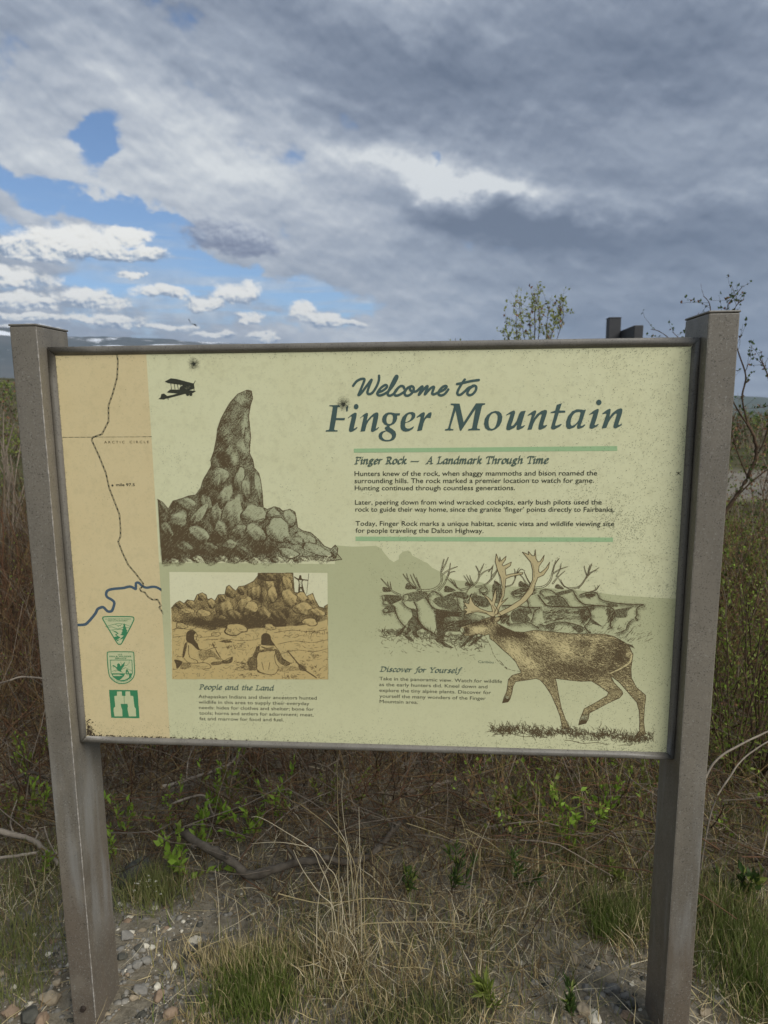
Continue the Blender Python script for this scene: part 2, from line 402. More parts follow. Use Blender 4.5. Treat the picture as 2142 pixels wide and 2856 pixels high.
# ---- print: everything is drawn on fine grids and laid on the panel as thin sheets of ink
def U(px, py):
    v = ray(px, py); t = (YP-CAM[1])/v[1]; q = CAM+v*t; return (q[0], q[2])
def ZM(ox, oy, s):           # coordinates of an enlarged view -> panel metres
    return lambda pts: [U(ox+x/s, oy+y/s) for x, y in pts]
class Canvas:
    def __init__(s, pts, res, pad=.004):
        a = np.array(pts); s.x0, s.z0 = a.min(0)-pad; s.x1, s.z1 = a.max(0)+pad; s.r = res
        s.nx = int((s.x1-s.x0)/res)+1; s.nz = int((s.z1-s.z0)/res)+1
        s.t = np.zeros((s.nz, s.nx), np.float32)
    def win(s, xa, xb, za, zb):
        i0 = max(0, int((xa-s.x0)/s.r)); i1 = min(s.nx, int((xb-s.x0)/s.r)+2)
        j0 = max(0, int((za-s.z0)/s.r)); j1 = min(s.nz, int((zb-s.z0)/s.r)+2)
        if i0 >= i1 or j0 >= j1: return None
        X = s.x0+(np.arange(i0, i1)+.5)*s.r; Z = s.z0+(np.arange(j0, j1)+.5)*s.r
        return (slice(j0, j1), slice(i0, i1)), X[None, :], Z[:, None]
    def mask(s, pts):
        a = np.array(pts); w_ = s.win(a[:, 0].min(), a[:, 0].max(), a[:, 1].min(), a[:, 1].max())
        if w_ is None: return None, None
        sl, X, Z = w_; m = np.zeros((Z.shape[0], X.shape[1]), bool)
        n = len(a)
        for i in range(n):
            (xa, za), (xb, zb) = a[i], a[(i+1) % n]
            if za == zb: continue
            c_ = ((za > Z) != (zb > Z)); xi = (xb-xa)*(Z-za)/(zb-za)+xa
            m ^= (c_ & (X < xi))
        return sl, m
    def fill(s, pts, v=1.0, op='set'):
        sl, m = s.mask(pts)
        if sl is None: return
        t = s.t[sl]
        if op == 'set': t[m] = v
        elif op == 'max': t[m] = np.maximum(t[m], v)
        elif op == 'add': t[m] += v
    def grad(s, pts, f):                 # f(X,Z)->tone inside polygon
        sl, m = s.mask(pts)
        if sl is None: return
        X = s.x0+(np.arange(sl[1].start, sl[1].stop)+.5)*s.r; Z = s.z0+(np.arange(sl[0].start, sl[0].stop)+.5)*s.r
        v = f(X[None, :]+0*Z[:, None], Z[:, None]+0*X[None, :]); s.t[sl][m] = v[m]
    def seg(s, a, b_, r0, r1=None, v=1.0, op='max', soft=False):
        r1 = r0 if r1 is None else r1; R_ = max(r0, r1)*(1.6 if soft else 1)
        w_ = s.win(min(a[0], b_[0])-R_, max(a[0], b_[0])+R_, min(a[1], b_[1])-R_, max(a[1], b_[1])+R_)
        if w_ is None: return
        sl, X, Z = w_; ddx, ddz = b_[0]-a[0], b_[1]-a[1]; L2 = ddx*ddx+ddz*ddz+1e-12
        t = np.clip(((X-a[0])*ddx+(Z-a[1])*ddz)/L2, 0, 1)
        d = np.hypot(X-a[0]-t*ddx, Z-a[1]-t*ddz); rr = r0+(r1-r0)*t
        T = s.t[sl]
        if soft:
            g = v*np.exp(-(d/rr)**2*1.5); T += g if op == 'add' else 0
            if op == 'max': np.maximum(T, g, out=T)
        else:
            m = d <= rr
            if op == 'max': T[m] = np.maximum(T[m], v)
            else: T[m] = v
    def line(s, pts, r0, r1=None, v=1.0, op='max', smooth=0, soft=False):
        r1 = r0 if r1 is None else r1
        if smooth: pts = crom(pts, smooth)
        n = len(pts)-1
        for i in range(n):
            s.seg(pts[i], pts[i+1], r0+(r1-r0)*i/n, r0+(r1-r0)*(i+1)/n, v, op, soft)
    def ell(s, c_, rx, rz, rot, f):      # painter's boulder
        R_ = max(rx, rz)*1.05; w_ = s.win(c_[0]-R_, c_[0]+R_, c_[1]-R_, c_[1]+R_)
        if w_ is None: return
        sl, X, Z = w_; ca, sa = math.cos(rot), math.sin(rot)
        u = ((X-c_[0])*ca+(Z-c_[1])*sa)/rx; v = ((Z-c_[1])*ca-(X-c_[0])*sa)/rz
        th_ = np.arctan2(v, u); wob = 1+.11*np.sin(2*th_+c_[0]*300)+.10*np.sin(3*th_+c_[1]*190)+.05*np.sin(5*th_+c_[1]*70)
        rr = np.sqrt(u*u+v*v)/wob; m = rr < 1
        tt = f(X, Z, u, v, rr); T = s.t[sl]; T[m] = tt[m]
    def clip(s, pts):
        sl, m = s.mask(pts); k = np.zeros_like(s.t, bool)
        if sl is not None: k[sl] = m
        s.t[~k] = 0; return k
    def ink(s, grain=1.0, seed=0, streak=0):
        g = np.random.default_rng(seed); n = g.random(s.t.shape, dtype=np.float32)
        if streak:
            acc = n.copy()
            for k_ in range(1, streak+1): acc += np.roll(np.roll(n, k_, 0), k_//2, 1)
            n = acc.argsort(axis=None).argsort().reshape(n.shape).astype(np.float32)/n.size
        return s.t > (.5+(n-.5)*grain*.999)
    def contrast(s, k_, mid=.5): m_ = s.t > .03; s.t[m_] = np.clip(.5+(s.t[m_]-mid)*k_, .04, 1)
    def crayon(s, amp, seed, dirn=(1, 1), q=2):
        g = np.random.default_rng(seed); n = g.normal(0, 1, (s.nz//q+2, s.nx//q+2)); a = n*0
        for k_ in range(5): a += np.roll(n, (k_*dirn[0], k_*dirn[1]), (0, 1))
        a = np.kron(a/2.2, np.ones((q, q)))[:s.nz, :s.nx]; s.t += a*amp*(s.t > .03)
    def build(s, name, mat, layer, grain=0.0, seed=0, streak=0, minrun=1, **props):
        B = s.ink(grain, seed, streak) if grain else s.t > .5
        P = np.zeros((s.nz, s.nx+2), np.int8); P[:, 1:-1] = B
        d = np.diff(P, axis=1); js, is_ = np.nonzero(d == 1); je, ie = np.nonzero(d == -1)
        # merge equal runs vertically is skipped : rows are thin
        xa = s.x0+is_*s.r; xb = s.x0+ie*s.r; za = s.z0+js*s.r; zb = za+s.r
        n = len(xa)
        if n == 0: return None
        y = np.full(n, YP-.00013*layer)
        V = np.stack([np.stack([xa, y, za], 1), np.stack([xb, y, za], 1), np.stack([xb, y, zb], 1), np.stack([xa, y, zb], 1)], 1).reshape(-1, 3)
        o = mobj(name, np_mesh(name, V, np.arange(n*4).reshape(-1, 4), [mat]), **props)
        return onpanel(o)
def crom(p, n=6, closed=False):
    p = [np.array(q, float) for q in p]; out = []
    N = len(p); rngi = range(N if closed else N-1)
    for i in rngi:
        if closed: a, b_, c_, d = p[(i-1) % N], p[i], p[(i+1) % N], p[(i+2) % N]
        else: a, b_, c_, d = p[max(i-1, 0)], p[i], p[i+1], p[min(i+2, N-1)]
        for k_ in range(n):
            t = k_/n; out.append(tuple(.5*((2*b_)+(-a+c_)*t+(2*a-5*b_+4*c_-d)*t*t+(-a+3*b_-3*c_+d)*t**3)))
    if not closed: out.append(tuple(p[-1]))
    return out
def sheet(name, pts, mat, layer, **props):
    V = np.array([(x, YP-.00013*layer, z) for x, z in pts])
    return onpanel(mobj(name, np_mesh(name, V, np.array([list(range(len(V)))]), [mat]), **props))
PXM = .00069    # one photograph pixel on the panel, metres

# --- colour fields
sL = U(408, 988)[0]; sheet('map_strip', [(-.6115, .6865), (sL, .6865), (sL, 1.492), (-.6115, 1.492)], m_strip, 1)
R5, R6, R2, R4, R7 = ZM(980, 1480, 3.7705), ZM(1360, 1480, 3.072), ZM(400, 900, 2.765), ZM(430, 1560, 3.130), ZM(200, 1600, 4.807)
R1, R3, R8 = ZM(0, 850, 2.37), ZM(880, 1000, 1.803), ZM(980, 1780, 3.190)
con = R2([(1478, 1716)])+R5([(0, 168), (120, 166), (255, 158), (310, 185), (350, 240), (400, 300), (445, 330), (500, 300), (505, 255), (540, 222), (600, 208), (625, 225), (640, 260), (700, 290), (760, 325), (800, 340), (850, 390), (920, 425), (990, 470), (1050, 505), (1120, 525), (1200, 527), (1350, 540)]) + \
    R6([(60, 470), (150, 475), (230, 480), (350, 484), (500, 492), (700, 502), (830, 517), (930, 528), (1100, 552), (1250, 562), (1400, 572), (1560, 580)])
sb = [(sL, .6865)]+[(sL, U(600, 1570)[1])]+[(con[0][0]-.001, U(600, 1570)[1])]+con+[(.6115, con[-1][1]), (.6115, .6865)]
sheet('sage_ground_field', sb[::-1], m_sage, 2)
for q in ([(193, 453), (1517, 440), (1517, 464), (193, 473)], [(202, 895), (1496, 900), (1496, 922), (202, 917)]):
    sheet('divider_bar', R3(q)[::-1], m_bar, 2)

# --- title
TA, TB, TC, TW = ZM(900, 1080, 6.381), ZM(1140, 1080, 6.381), ZM(1400, 1080, 4.608), ZM(960, 1020, 3.7705)
def dot(c_, rx, ry): return [(c_[0]+rx*math.cos(a*math.pi/12), c_[1]+ry*math.sin(a*math.pi/12)) for a in range(24)]
L_F = [(122, 318), (456, 318), (452, 375), (443, 432), (420, 430), (416, 372), (385, 356), (268, 352), (243, 548), (398, 548), (390, 585), (236, 585), (205, 752), (222, 764), (268, 766), (264, 788), (56, 788), (60, 764), (105, 760), (118, 745), (182, 352), (165, 340), (120, 336)]
L_i = [(448, 545), (520, 480), (570, 452), (600, 455), (607, 475), (600, 530), (575, 640), (553, 735), (575, 732), (612, 705), (620, 720), (600, 745), (540, 785), (500, 797), (475, 785), (468, 755), (480, 690), (520, 520), (500, 518), (455, 553)]
L_n = [(665, 545), (740, 478), (780, 455), (805, 460), (808, 490), (785, 595), (850, 520), (910, 465), (955, 447), (985, 452), (995, 480), (985, 560), (945, 735), (965, 732), (995, 705), (1003, 718), (985, 742), (920, 785), (885, 797), (862, 785), (862, 750), (905, 535), (900, 522), (880, 530), (820, 600), (785, 660), (752, 782), (674, 790), (730, 530), (725, 515), (705, 522), (670, 553)]
L_g = [(1378, 462), (1372, 500), (1330, 502), (1325, 520), (1325, 560), (1310, 605), (1275, 650), (1200, 685), (1185, 700), (1200, 718), (1250, 750), (1295, 790), (1308, 840), (1300, 890), (1265, 935), (1200, 960), (1130, 965), (1060, 950), (1010, 915), (995, 870), (1005, 825), (1045, 790), (1135, 765), (1110, 742), (1105, 722), (1125, 700), (1150, 692), (1145, 682), (1100, 660), (1065, 615), (1058, 565), (1075, 510), (1115, 468), (1170, 447), (1220, 447), (1290, 462)]
H_g = [[(1135, 580), (1145, 525), (1170, 490), (1200, 480), (1235, 490), (1252, 525), (1248, 580), (1235, 625), (1205, 650), (1170, 650), (1145, 630)], [(1140, 785), (1200, 815), (1230, 850), (1232, 885), (1205, 925), (1160, 937), (1110, 932), (1075, 905), (1058, 870), (1070, 825), (1100, 798)]]
L_e = [(1385, 690), (1390, 610), (1420, 530), (1480, 470), (1540, 442), (1600, 440), (1640, 458), (1652, 500), (1640, 545), (1600, 585), (1540, 615), (1470, 638), (1465, 680), (1475, 715), (1500, 732), (1540, 735), (1580, 720), (1615, 695), (1628, 705), (1600, 745), (1540, 780), (1480, 790), (1430, 780), (1395, 745)]
H_e = [[(1475, 622), (1530, 600), (1565, 565), (1585, 520), (1580, 490), (1555, 475), (1520, 490), (1495, 530), (1480, 580)]]
L_r = [(140, 528), (215, 465), (260, 443), (285, 450), (288, 480), (268, 560), (310, 500), (350, 460), (385, 445), (408, 450), (405, 490), (388, 550), (360, 545), (325, 542), (295, 570), (265, 640), (235, 765), (150, 780), (205, 570), (212, 525), (195, 520), (148, 543)]
L_M = [(748, 290), (905, 290), (978, 625), (1198, 285), (1362, 285), (1356, 308), (1315, 318), (1300, 345), (1215, 715), (1225, 738), (1270, 742), (1266, 765), (1058, 768), (1062, 742), (1105, 738), (1130, 720), (1190, 385), (930, 778), (910, 765), (835, 410), (748, 690), (742, 730), (755, 742), (797, 745), (793, 768), (645, 770), (648, 745), (690, 740), (705, 720), (805, 345), (795, 322), (752, 315)]
L_o = [(1340, 650), (1355, 560), (1400, 490), (1470, 440), (1545, 420), (1605, 430), (1650, 470), (1667, 530), (1655, 610), (1615, 690), (1550, 745), (1480, 772), (1410, 765), (1360, 725)]
H_o = [[(1422, 640), (1430, 560), (1465, 490), (1510, 458), (1550, 462), (1580, 500), (1582, 560), (1565, 640), (1540, 700), (1500, 735), (1460, 735), (1432, 705)]]
L_u = [(52, 355), (110, 315), (150, 298), (168, 305), (168, 335), (140, 430), (118, 490), (125, 500), (150, 485), (190, 430), (222, 340), (245, 310), (305, 300), (262, 440), (245, 500), (262, 500), (290, 485), (298, 492), (270, 522), (215, 548), (192, 545), (188, 530), (195, 480), (160, 520), (100, 550), (65, 550), (55, 530), (65, 480), (110, 350), (100, 345), (58, 362)]
L_n2 = [(330, 358), (390, 312), (425, 295), (440, 305), (438, 330), (405, 405), (450, 345), (510, 303), (550, 290), (575, 295), (580, 315), (572, 350), (530, 480), (535, 492), (550, 490), (575, 482), (580, 492), (555, 520), (500, 545), (478, 545), (468, 525), (475, 480), (512, 355), (505, 345), (480, 360), (430, 420), (405, 470), (382, 542), (328, 548), (385, 360), (375, 350), (335, 368)]
L_t = [(770, 205), (738, 298), (815, 300), (812, 325), (730, 330), (685, 475), (685, 492), (700, 493), (760, 470), (768, 478), (745, 505), (670, 543), (640, 540), (630, 520), (640, 480), (682, 330), (626, 330), (628, 318), (685, 300), (705, 225)]
L_a = [(1080, 285), (1065, 330), (1030, 440), (1010, 490), (1025, 498), (1065, 475), (1072, 485), (1045, 515), (990, 535), (968, 530), (965, 505), (975, 465), (930, 515), (870, 537), (840, 530), (825, 500), (825, 440), (850, 370), (900, 310), (960, 283), (1020, 285), (1050, 293)]
H_a = [[(885, 480), (885, 430), (905, 370), (940, 330), (985, 318), (1010, 325), (1000, 370), (980, 430), (940, 475), (905, 492)]]
L_i2 = [(1120, 350), (1180, 300), (1225, 278), (1243, 282), (1243, 305), (1220, 390), (1190, 480), (1200, 490), (1235, 470), (1243, 478), (1225, 500), (1165, 533), (1140, 533), (1125, 520), (1127, 490), (1165, 375), (1175, 342), (1165, 338), (1125, 355)]
L_n3 = [(1290, 335), (1350, 290), (1385, 275), (1397, 285), (1395, 315), (1380, 385), (1420, 330), (1480, 285), (1525, 270), (1545, 277), (1548, 300), (1540, 345), (1495, 475), (1505, 485), (1538, 468), (1543, 478), (1520, 500), (1465, 528), (1440, 525), (1432, 505), (1440, 470), (1478, 345), (1470, 335), (1445, 350), (1400, 400), (1370, 450), (1342, 522), (1283, 528), (1345, 345), (1335, 335), (1297, 347)]
glyphs = {}
C = Canvas([U(895, 1110), U(1750, 1250)], .00028)
for tr, outer, holes in ((TA, L_F, []), (TA, dot((597, 345), 42, 47), []), (TA, L_i, []), (TA, L_n, []), (TA, L_g, H_g), (TA, L_e, H_e), (TB, L_r, []), (TB, L_M, []), (TB, L_o, H_o),
                         (TC, L_u, []), (TC, L_n2, []), (TC, L_t, []), (TC, L_a, H_a), (TC, dot((1245, 195), 34, 35), []), (TC, L_i2, []), (TC, L_n3, [])):
    C.fill(tr(outer) if outer[0] == outer[-1] or len(outer) == 24 else tr(outer), 1)
    for h_ in holes: C.fill(crom(tr(h_), 4, True), 0)
im = U(960, 1126)      # paint flaked off round the impact mark
C.ell(im, .0095, .0085, .2, lambda X, Z, u, v, rr: 0*rr)
C.build('title_lettering', m_title, 4)
C = Canvas([U(970, 1035), U(1345, 1112)], .0003)
for st in ([(95, 210), (130, 165), (175, 140), (213, 142), (200, 190), (160, 285), (152, 308), (178, 290), (235, 215), (288, 148), (262, 220), (245, 280), (265, 298), (300, 280), (340, 220), (365, 155), (367, 105)],
           [(352, 282), (405, 262), (448, 228), (446, 206), (425, 205), (385, 235), (352, 280), (352, 302), (375, 312), (415, 300), (462, 270), (510, 215), (548, 150), (560, 115), (548, 108), (528, 135), (490, 215), (462, 280), (460, 305), (485, 314), (525, 290), (560, 245)],
           [(632, 238), (622, 218), (592, 215), (552, 250), (528, 290), (540, 312), (575, 308), (625, 278), (655, 248)],
           [(700, 218), (665, 235), (637, 280), (645, 310), (680, 312), (720, 278), (732, 235), (712, 216), (690, 226), (702, 262), (745, 272), (775, 258)],
           [(770, 262), (812, 222), (822, 228), (786, 305), (835, 250), (868, 217), (876, 226), (850, 300), (900, 245), (935, 222), (944, 232), (926, 288), (945, 300), (985, 282), (1040, 258), (1076, 228), (1068, 212), (1032, 226), (996, 270), (994, 300), (1020, 312), (1060, 295), (1095, 250)],
           [(1268, 145), (1230, 200), (1194, 268), (1195, 300), (1222, 305), (1268, 270), (1300, 238), (1330, 222)], [(1188, 192), (1260, 178), (1340, 160), (1415, 150)],
           [(1360, 212), (1320, 240), (1296, 285), (1312, 308), (1348, 300), (1382, 262), (1388, 222), (1362, 208), (1332, 225)]):
    C.line(crom(TW(st), 5), .00235)
C.build('script_lettering', m_title, 4)

# --- italic pen lettering for the headings (nib strokes)
PEN = {
 'c': (.8, [[(.75, .85), (.55, 1), (.3, .9), (.12, .5), (.2, .1), (.45, 0), (.72, .18)]]),
 'd': (1.02, [[(.74, .9), (.5, 1), (.2, .8), (.1, .4), (.2, .05), (.4, .03), (.74, .45)], [(.78, 1.55), (.78, .12), (.86, 0), (1.0, .12)]]),
 'h': (1.0, [[(.15, 1.55), (.15, 0)], [(.15, .5), (.45, .95), (.68, .9), (.72, .6), (.72, .1), (.8, 0), (.95, .12)]]),
 'k': (.92, [[(.15, 1.55), (.15, 0)], [(.15, .5), (.5, .95), (.68, .85), (.5, .55), (.2, .5)], [(.35, .5), (.72, 0), (.88, .08)]]),
 'l': (.42, [[(.15, 1.55), (.15, .12), (.24, 0), (.38, .1)]]),
 'm': (1.5, [[(.0, .85), (.12, .98), (.15, .8), (.15, 0)], [(.15, .5), (.4, .95), (.6, .9), (.64, .6), (.64, 0)], [(.64, .5), (.9, .95), (1.1, .9), (1.14, .6), (1.14, .1), (1.22, 0), (1.4, .12)]]),
 'p': (.98, [[(.0, .88), (.14, 1), (.14, -.5)], [(.0, -.5), (.3, -.5)], [(.14, .6), (.45, 1), (.75, .85), (.8, .5), (.6, .08), (.35, 0), (.16, .1)]]),
 's': (.68, [[(.58, .88), (.38, 1), (.18, .85), (.25, .6), (.48, .4), (.5, .12), (.3, 0), (.05, .12)]]),
 'v': (.82, [[(.05, .95), (.2, .9), (.32, 0)], [(.32, 0), (.7, .6), (.72, .95)]]),
 'f': (.6, [[(.8, 1.5), (.6, 1.58), (.42, 1.3), (.35, .2), (.2, -.35), (-.05, -.4)], [(.12, .95), (.68, .95)]]),
 'i': (.45, [[(.0, .85), (.14, .98), (.16, .8), (.16, .12), (.24, 0), (.4, .12)], [(.17, 1.38), (.19, 1.4)]]),
 'n': (1.0, [[(.0, .85), (.12, .98), (.15, .8), (.15, 0)], [(.15, .5), (.45, .95), (.66, .9), (.7, .6), (.7, .1), (.78, 0), (.95, .12)]]),
 'u': (1.0, [[(.0, .88), (.14, .96), (.12, .3), (.25, .02), (.5, .15), (.72, .6)], [(.72, 1), (.72, .1), (.8, 0), (.96, .12)]]),
 'r': (.72, [[(.0, .85), (.12, .98), (.15, .8), (.15, 0)], [(.15, .5), (.4, .92), (.62, .92)]]),
 'o': (.92, [[(.5, 1), (.2, .85), (.08, .4), (.25, .03), (.5, .03), (.78, .3), (.8, .75), (.5, 1)]]),
 'e': (.8, [[(.15, .45), (.5, .55), (.68, .8), (.5, 1), (.22, .85), (.08, .4), (.22, .03), (.45, 0), (.72, .2)]]),
 'a': (1.0, [[(.74, .9), (.5, 1), (.2, .8), (.1, .4), (.2, .05), (.4, .05), (.72, .5)], [(.78, 1), (.76, .1), (.84, 0), (1.0, .12)]]),
 'g': (.95, [[(.45, 1), (.2, .85), (.22, .5), (.5, .42), (.68, .65), (.6, .95), (.45, 1)], [(.6, .92), (.88, .95)], [(.4, .42), (.25, .22), (.65, 0), (.72, -.3), (.35, -.48), (.02, -.35), (.1, -.1), (.4, .03)]]),
 't': (.6, [[(.3, 1.3), (.22, .2), (.3, 0), (.55, .14)], [(.05, .95), (.58, .95)]]),
 'A': (1.35, [[(.0, .02), (.28, .02)], [(.12, .05), (.72, 1.45)], [(.72, 1.45), (.98, .05)], [(.8, .02), (1.2, .02)], [(.36, .5), (.9, .5)]]),
 'D': (1.4, [[(.25, 1.42), (.25, .03)], [(.02, 1.42), (.6, 1.42), (1.05, 1.2), (1.2, .75), (1.0, .25), (.6, .03), (.0, .03)]]),
 'L': (1.02, [[(.25, 1.42), (.25, .03)], [(.05, 1.42), (.45, 1.42)], [(.02, .03), (.85, .03), (.9, .35)]]),
 'P': (1.05, [[(.25, 1.42), (.25, .03)], [(.05, 1.42), (.6, 1.42), (.88, 1.1), (.75, .75), (.3, .68)], [(.05, .03), (.45, .03)]]),
 'R': (1.25, [[(.25, 1.42), (.25, .03)], [(.05, 1.42), (.6, 1.42), (.88, 1.1), (.75, .78), (.3, .7)], [(.05, .03), (.45, .03)], [(.5, .7), (.95, .03), (1.15, .03)]]),
 'F': (1.05, [[(.25, 1.42), (.25, .03)], [(.05, 1.42), (.92, 1.42), (.93, 1.15)], [(.25, .76), (.72, .76)], [(.05, .03), (.45, .03)]]),
 'T': (1.15, [[(.55, 1.42), (.55, .03)], [(.05, 1.2), (.08, 1.42), (1.02, 1.42), (1.04, 1.2)], [(.35, .03), (.75, .03)]]),
 'Y': (1.15, [[(.15, 1.42), (.55, .72), (.55, .03)], [(1.02, 1.42), (.55, .72)], [(.0, 1.42), (.35, 1.42)], [(.82, 1.42), (1.2, 1.42)], [(.35, .03), (.75, .03)]]),
 '-': (1.7, [[(.1, .5), (1.55, .5)]]), ' ': (.62, [])}
def pen_text(name, txt, a, b_, xh, mat, gap=.10, nib=.34):
    """a,b_ : panel positions of the baseline's ends"""
    tot = sum(PEN[ch][0]+gap for ch in txt)-gap
    a, b_ = np.array(a), np.array(b_); L = np.linalg.norm(b_-a); ex = (b_-a)/L; ez = np.array([-ex[1], ex[0]])
    sx = L/(tot+.25); C = Canvas([a+ez*xh*1.7, b_+ez*xh*1.7, a-ez*xh*.7, b_-ez*xh*.7], .00030, .006)
    def tp(p, x): return a+ex*((x+p[0]+.20*p[1])*sx)+ez*(p[1]*xh)
    nv = (ex*math.cos(.65)+ez*math.sin(.65))*nib*xh*.5; x = 0
    for ch in txt:
        adv, sts = PEN[ch]
        for st in sts:
            P_ = crom([tp(p, x) for p in st], 4) if len(st) > 3 else [tp(p, x) for p in st]
            for p0, p1 in zip(P_[:-1], P_[1:]):
                p0, p1 = np.array(p0), np.array(p1)
                C.fill([p0-nv, p0+nv, p1+nv, p1-nv], 1, 'max'); C.seg(p0, p1, xh*.075)
                C.seg(p0-nv, p0+nv, xh*.06); C.seg(p1-nv, p1+nv, xh*.06)
        x += adv+gap
    return C.build(name, mat, 4)
pen_text('heading_lettering', 'Finger Rock -  A Landmark Through Time', *R3([(198, 530), (1175, 527)]), .0092, m_head)
pen_text('heading_lettering', 'People and the Land', *R4([(395, 1133), (1052, 1143)]), .0071, m_head)
pen_text('heading_lettering', 'Discover for Yourself', *R8([(256, 295), (974, 309)]), .0071, m_head)

# --- running text with the built-in font, every line fitted to its printed length
def text_lines(name, lines, cap, mat, bold=0.0, track=1.0, layer=4, hscale=1.0):
    Vs, Fs, n0 = [], [], 0
    dg = bpy.context.evaluated_depsgraph_get()
    for txt, a, b_ in lines:
        cu_ = bpy.data.curves.new('t', 'FONT'); cu_.body = txt; cu_.size = 1; cu_.offset = bold; cu_.space_character = track; cu_.resolution_u = 3
        o = bpy.data.objects.new('t', cu_); COL.objects.link(o); bpy.context.view_layer.update()
        me = o.evaluated_get(bpy.context.evaluated_depsgraph_get()).to_mesh()
        co = np.zeros(len(me.vertices)*3); me.vertices.foreach_get('co', co); co = co.reshape(-1, 3)
        fs = [tuple(p.vertices) for p in me.polygons]
        o.to_mesh_clear(); bpy.data.objects.remove(o); bpy.data.curves.remove(cu_)
        if not len(co): continue
        a, b_ = np.array(a), np.array(b_); L = np.linalg.norm(b_-a); ex = (b_-a)/L; ez = np.array([-ex[1], ex[0]])
        u = (co[:, 0]-co[:, 0].min())/(co[:, 0].max()-co[:, 0].min())*L; v = co[:, 1]*cap/.729
        P_ = a[None]+u[:, None]*ex+v[:, None]*ez
        Vs.append(np.stack([P_[:, 0], np.full(len(P_), YP-.00013*layer), P_[:, 1]], 1))
        Fs += [tuple(i+n0 for i in f_) for f_ in fs]; n0 += len(co)
    me = bpy.data.meshes.new(name); me.from_pydata(np.concatenate(Vs).tolist(), [], Fs); me.materials.append(mat)
    return onpanel(mobj(name, me))
def LN(T, rows): return [(t, *T([p, q])) for t, p, q in rows]
text_lines('body_lettering', LN(R3, [
 ('Hunters knew of the rock, when shaggy mammoths and bison roamed the', (197, 590), (1416, 587)),
 ('surrounding hills. The rock marked a premier location to watch for game.', (197, 626), (1400, 624)),
 ('Hunting continued through countless generations.', (198, 662), (1003, 661)),
 ('Later, peering down from wind wracked cockpits, early bush pilots used the', (199, 734), (1439, 733)),
 ('rock to guide their way home, since the granite \u2018finger\u2019 points directly to Fairbanks.', (201, 769), (1503, 770)),
 ('Today, Finger Rock marks a unique habitat, scenic vista and wildlife viewing site', (202, 840), (1502, 842)),
 ('for people traveling the Dalton Highway.', (202, 875), (845, 877))]), .0099, m_black, .004)
text_lines('body_lettering', LN(R4, [
 ('Athapaskan Indians and their ancestors hunted', (388, 1210), (1420, 1224)), ('wildlife in this area to supply their everyday', (390, 1258), (1355, 1272)),
 ('needs: hides for clothes and shelter; bone for', (393, 1306), (1395, 1321)), ('tools; horns and antlers for adornment; meat,', (395, 1354), (1392, 1370)),
 ('fat and marrow for food and fuel.', (397, 1403), (1132, 1414))]), .0077, m_black, 0)
text_lines('body_lettering', LN(R8, [
 ('Take in the panoramic view. Watch for wildlife', (250, 372), (1340, 398)), ('as the early hunters did. Kneel down and', (248, 424), (1210, 445)),
 ('explore the tiny alpine plants. Discover for', (250, 476), (1242, 497)), ('yourself the many wonders of the Finger', (250, 527), (1195, 549)),
 ('Mountain area.', (252, 575), (592, 583))]), .0077, m_black, 0)
text_lines('caption_lettering', LN(R8, [('Caribou', (1128, 218), (1265, 223))]), .0054, m_head)
text_lines('map_lettering', LN(R1, [('mile 97.5', (768, 1198), (892, 1198))]), .0058, m_black, .014)
text_lines('map_lettering', LN(R1, [('A R C T I C    C I R C L E', (690, 916), (985, 914))]), .0050, m_brown, 0)

# --- map : road, arctic circle, river, mile dot
C = Canvas([(-.612, .95), (sL+.002, 1.492)], .00032, 0)
RD = ZM(190, 1500, 5.7207)
road = R1([(773, 332), (780, 370), (775, 480), (745, 590), (718, 665), (718, 770), (675, 855), (612, 877), (607, 895), (655, 1000), (700, 1110), (722, 1210), (790, 1385), (797, 1470), (797, 1530)])+RD([(828, 0), (800, 60), (870, 240), (960, 430), (1080, 570), (1200, 730), (1195, 770), (1145, 815), (1165, 850), (1225, 870), (1280, 945), (1345, 985), (1430, 985), (1480, 1080), (1455, 1110), (1525, 1215)])
C.line(road, .00150)
acc = 0.0
for p, q in zip(road[:-1], road[1:]):       # hollow dashes inside the road line
    p, q = np.array(p), np.array(q); L = np.linalg.norm(q-p); n = max(1, int(L/.0015))
    for i in range(n):
        s0 = p+(q-p)*i/n; s1 = p+(q-p)*(i+1)/n; acc += L/n
        if (acc % .010) < .0062: C.seg(s0, s1, .00060, v=0, op='set')
a0_, b0_ = R1([(415, 876), (1003, 872)]); a0_, b0_ = np.array(a0_), np.array(b0_); L = np.linalg.norm(b0_-a0_); x = 0
while x < L:
    e1 = min(x+.0085, L); C.seg(a0_+(b0_-a0_)*x/L, a0_+(b0_-a0_)*e1/L, .00040); x = e1+.0016
    if x < L: C.seg(a0_+(b0_-a0_)*x/L, a0_+(b0_-a0_)*min(x+.001, L)/L, .0004)
    x += .0026
md = R1([(744, 1194)])[0]; C.seg(md, md, .0021)
C.build('road_map_line', m_black, 3)
C = Canvas([(-.612, .88), (sL+.001, 1.05)], .0004, 0)
riv = RD([(150, 1390), (250, 1385), (310, 1355), (430, 1215), (470, 1140), (530, 1108), (570, 1112), (630, 1170), (685, 1172), (712, 1140), (738, 1040), (700, 990), (625, 945), (608, 890), (635, 840), (720, 815), (880, 800), (960, 780), (1010, 782), (1075, 815), (1082, 780), (1085, 725), (1125, 715), (1180, 765), (1250, 795), (1350, 780), (1420, 792), (1503, 840)])
C.line(crom(riv, 5), .0030, .0026); C.build('river_map_line', m_river, 2)

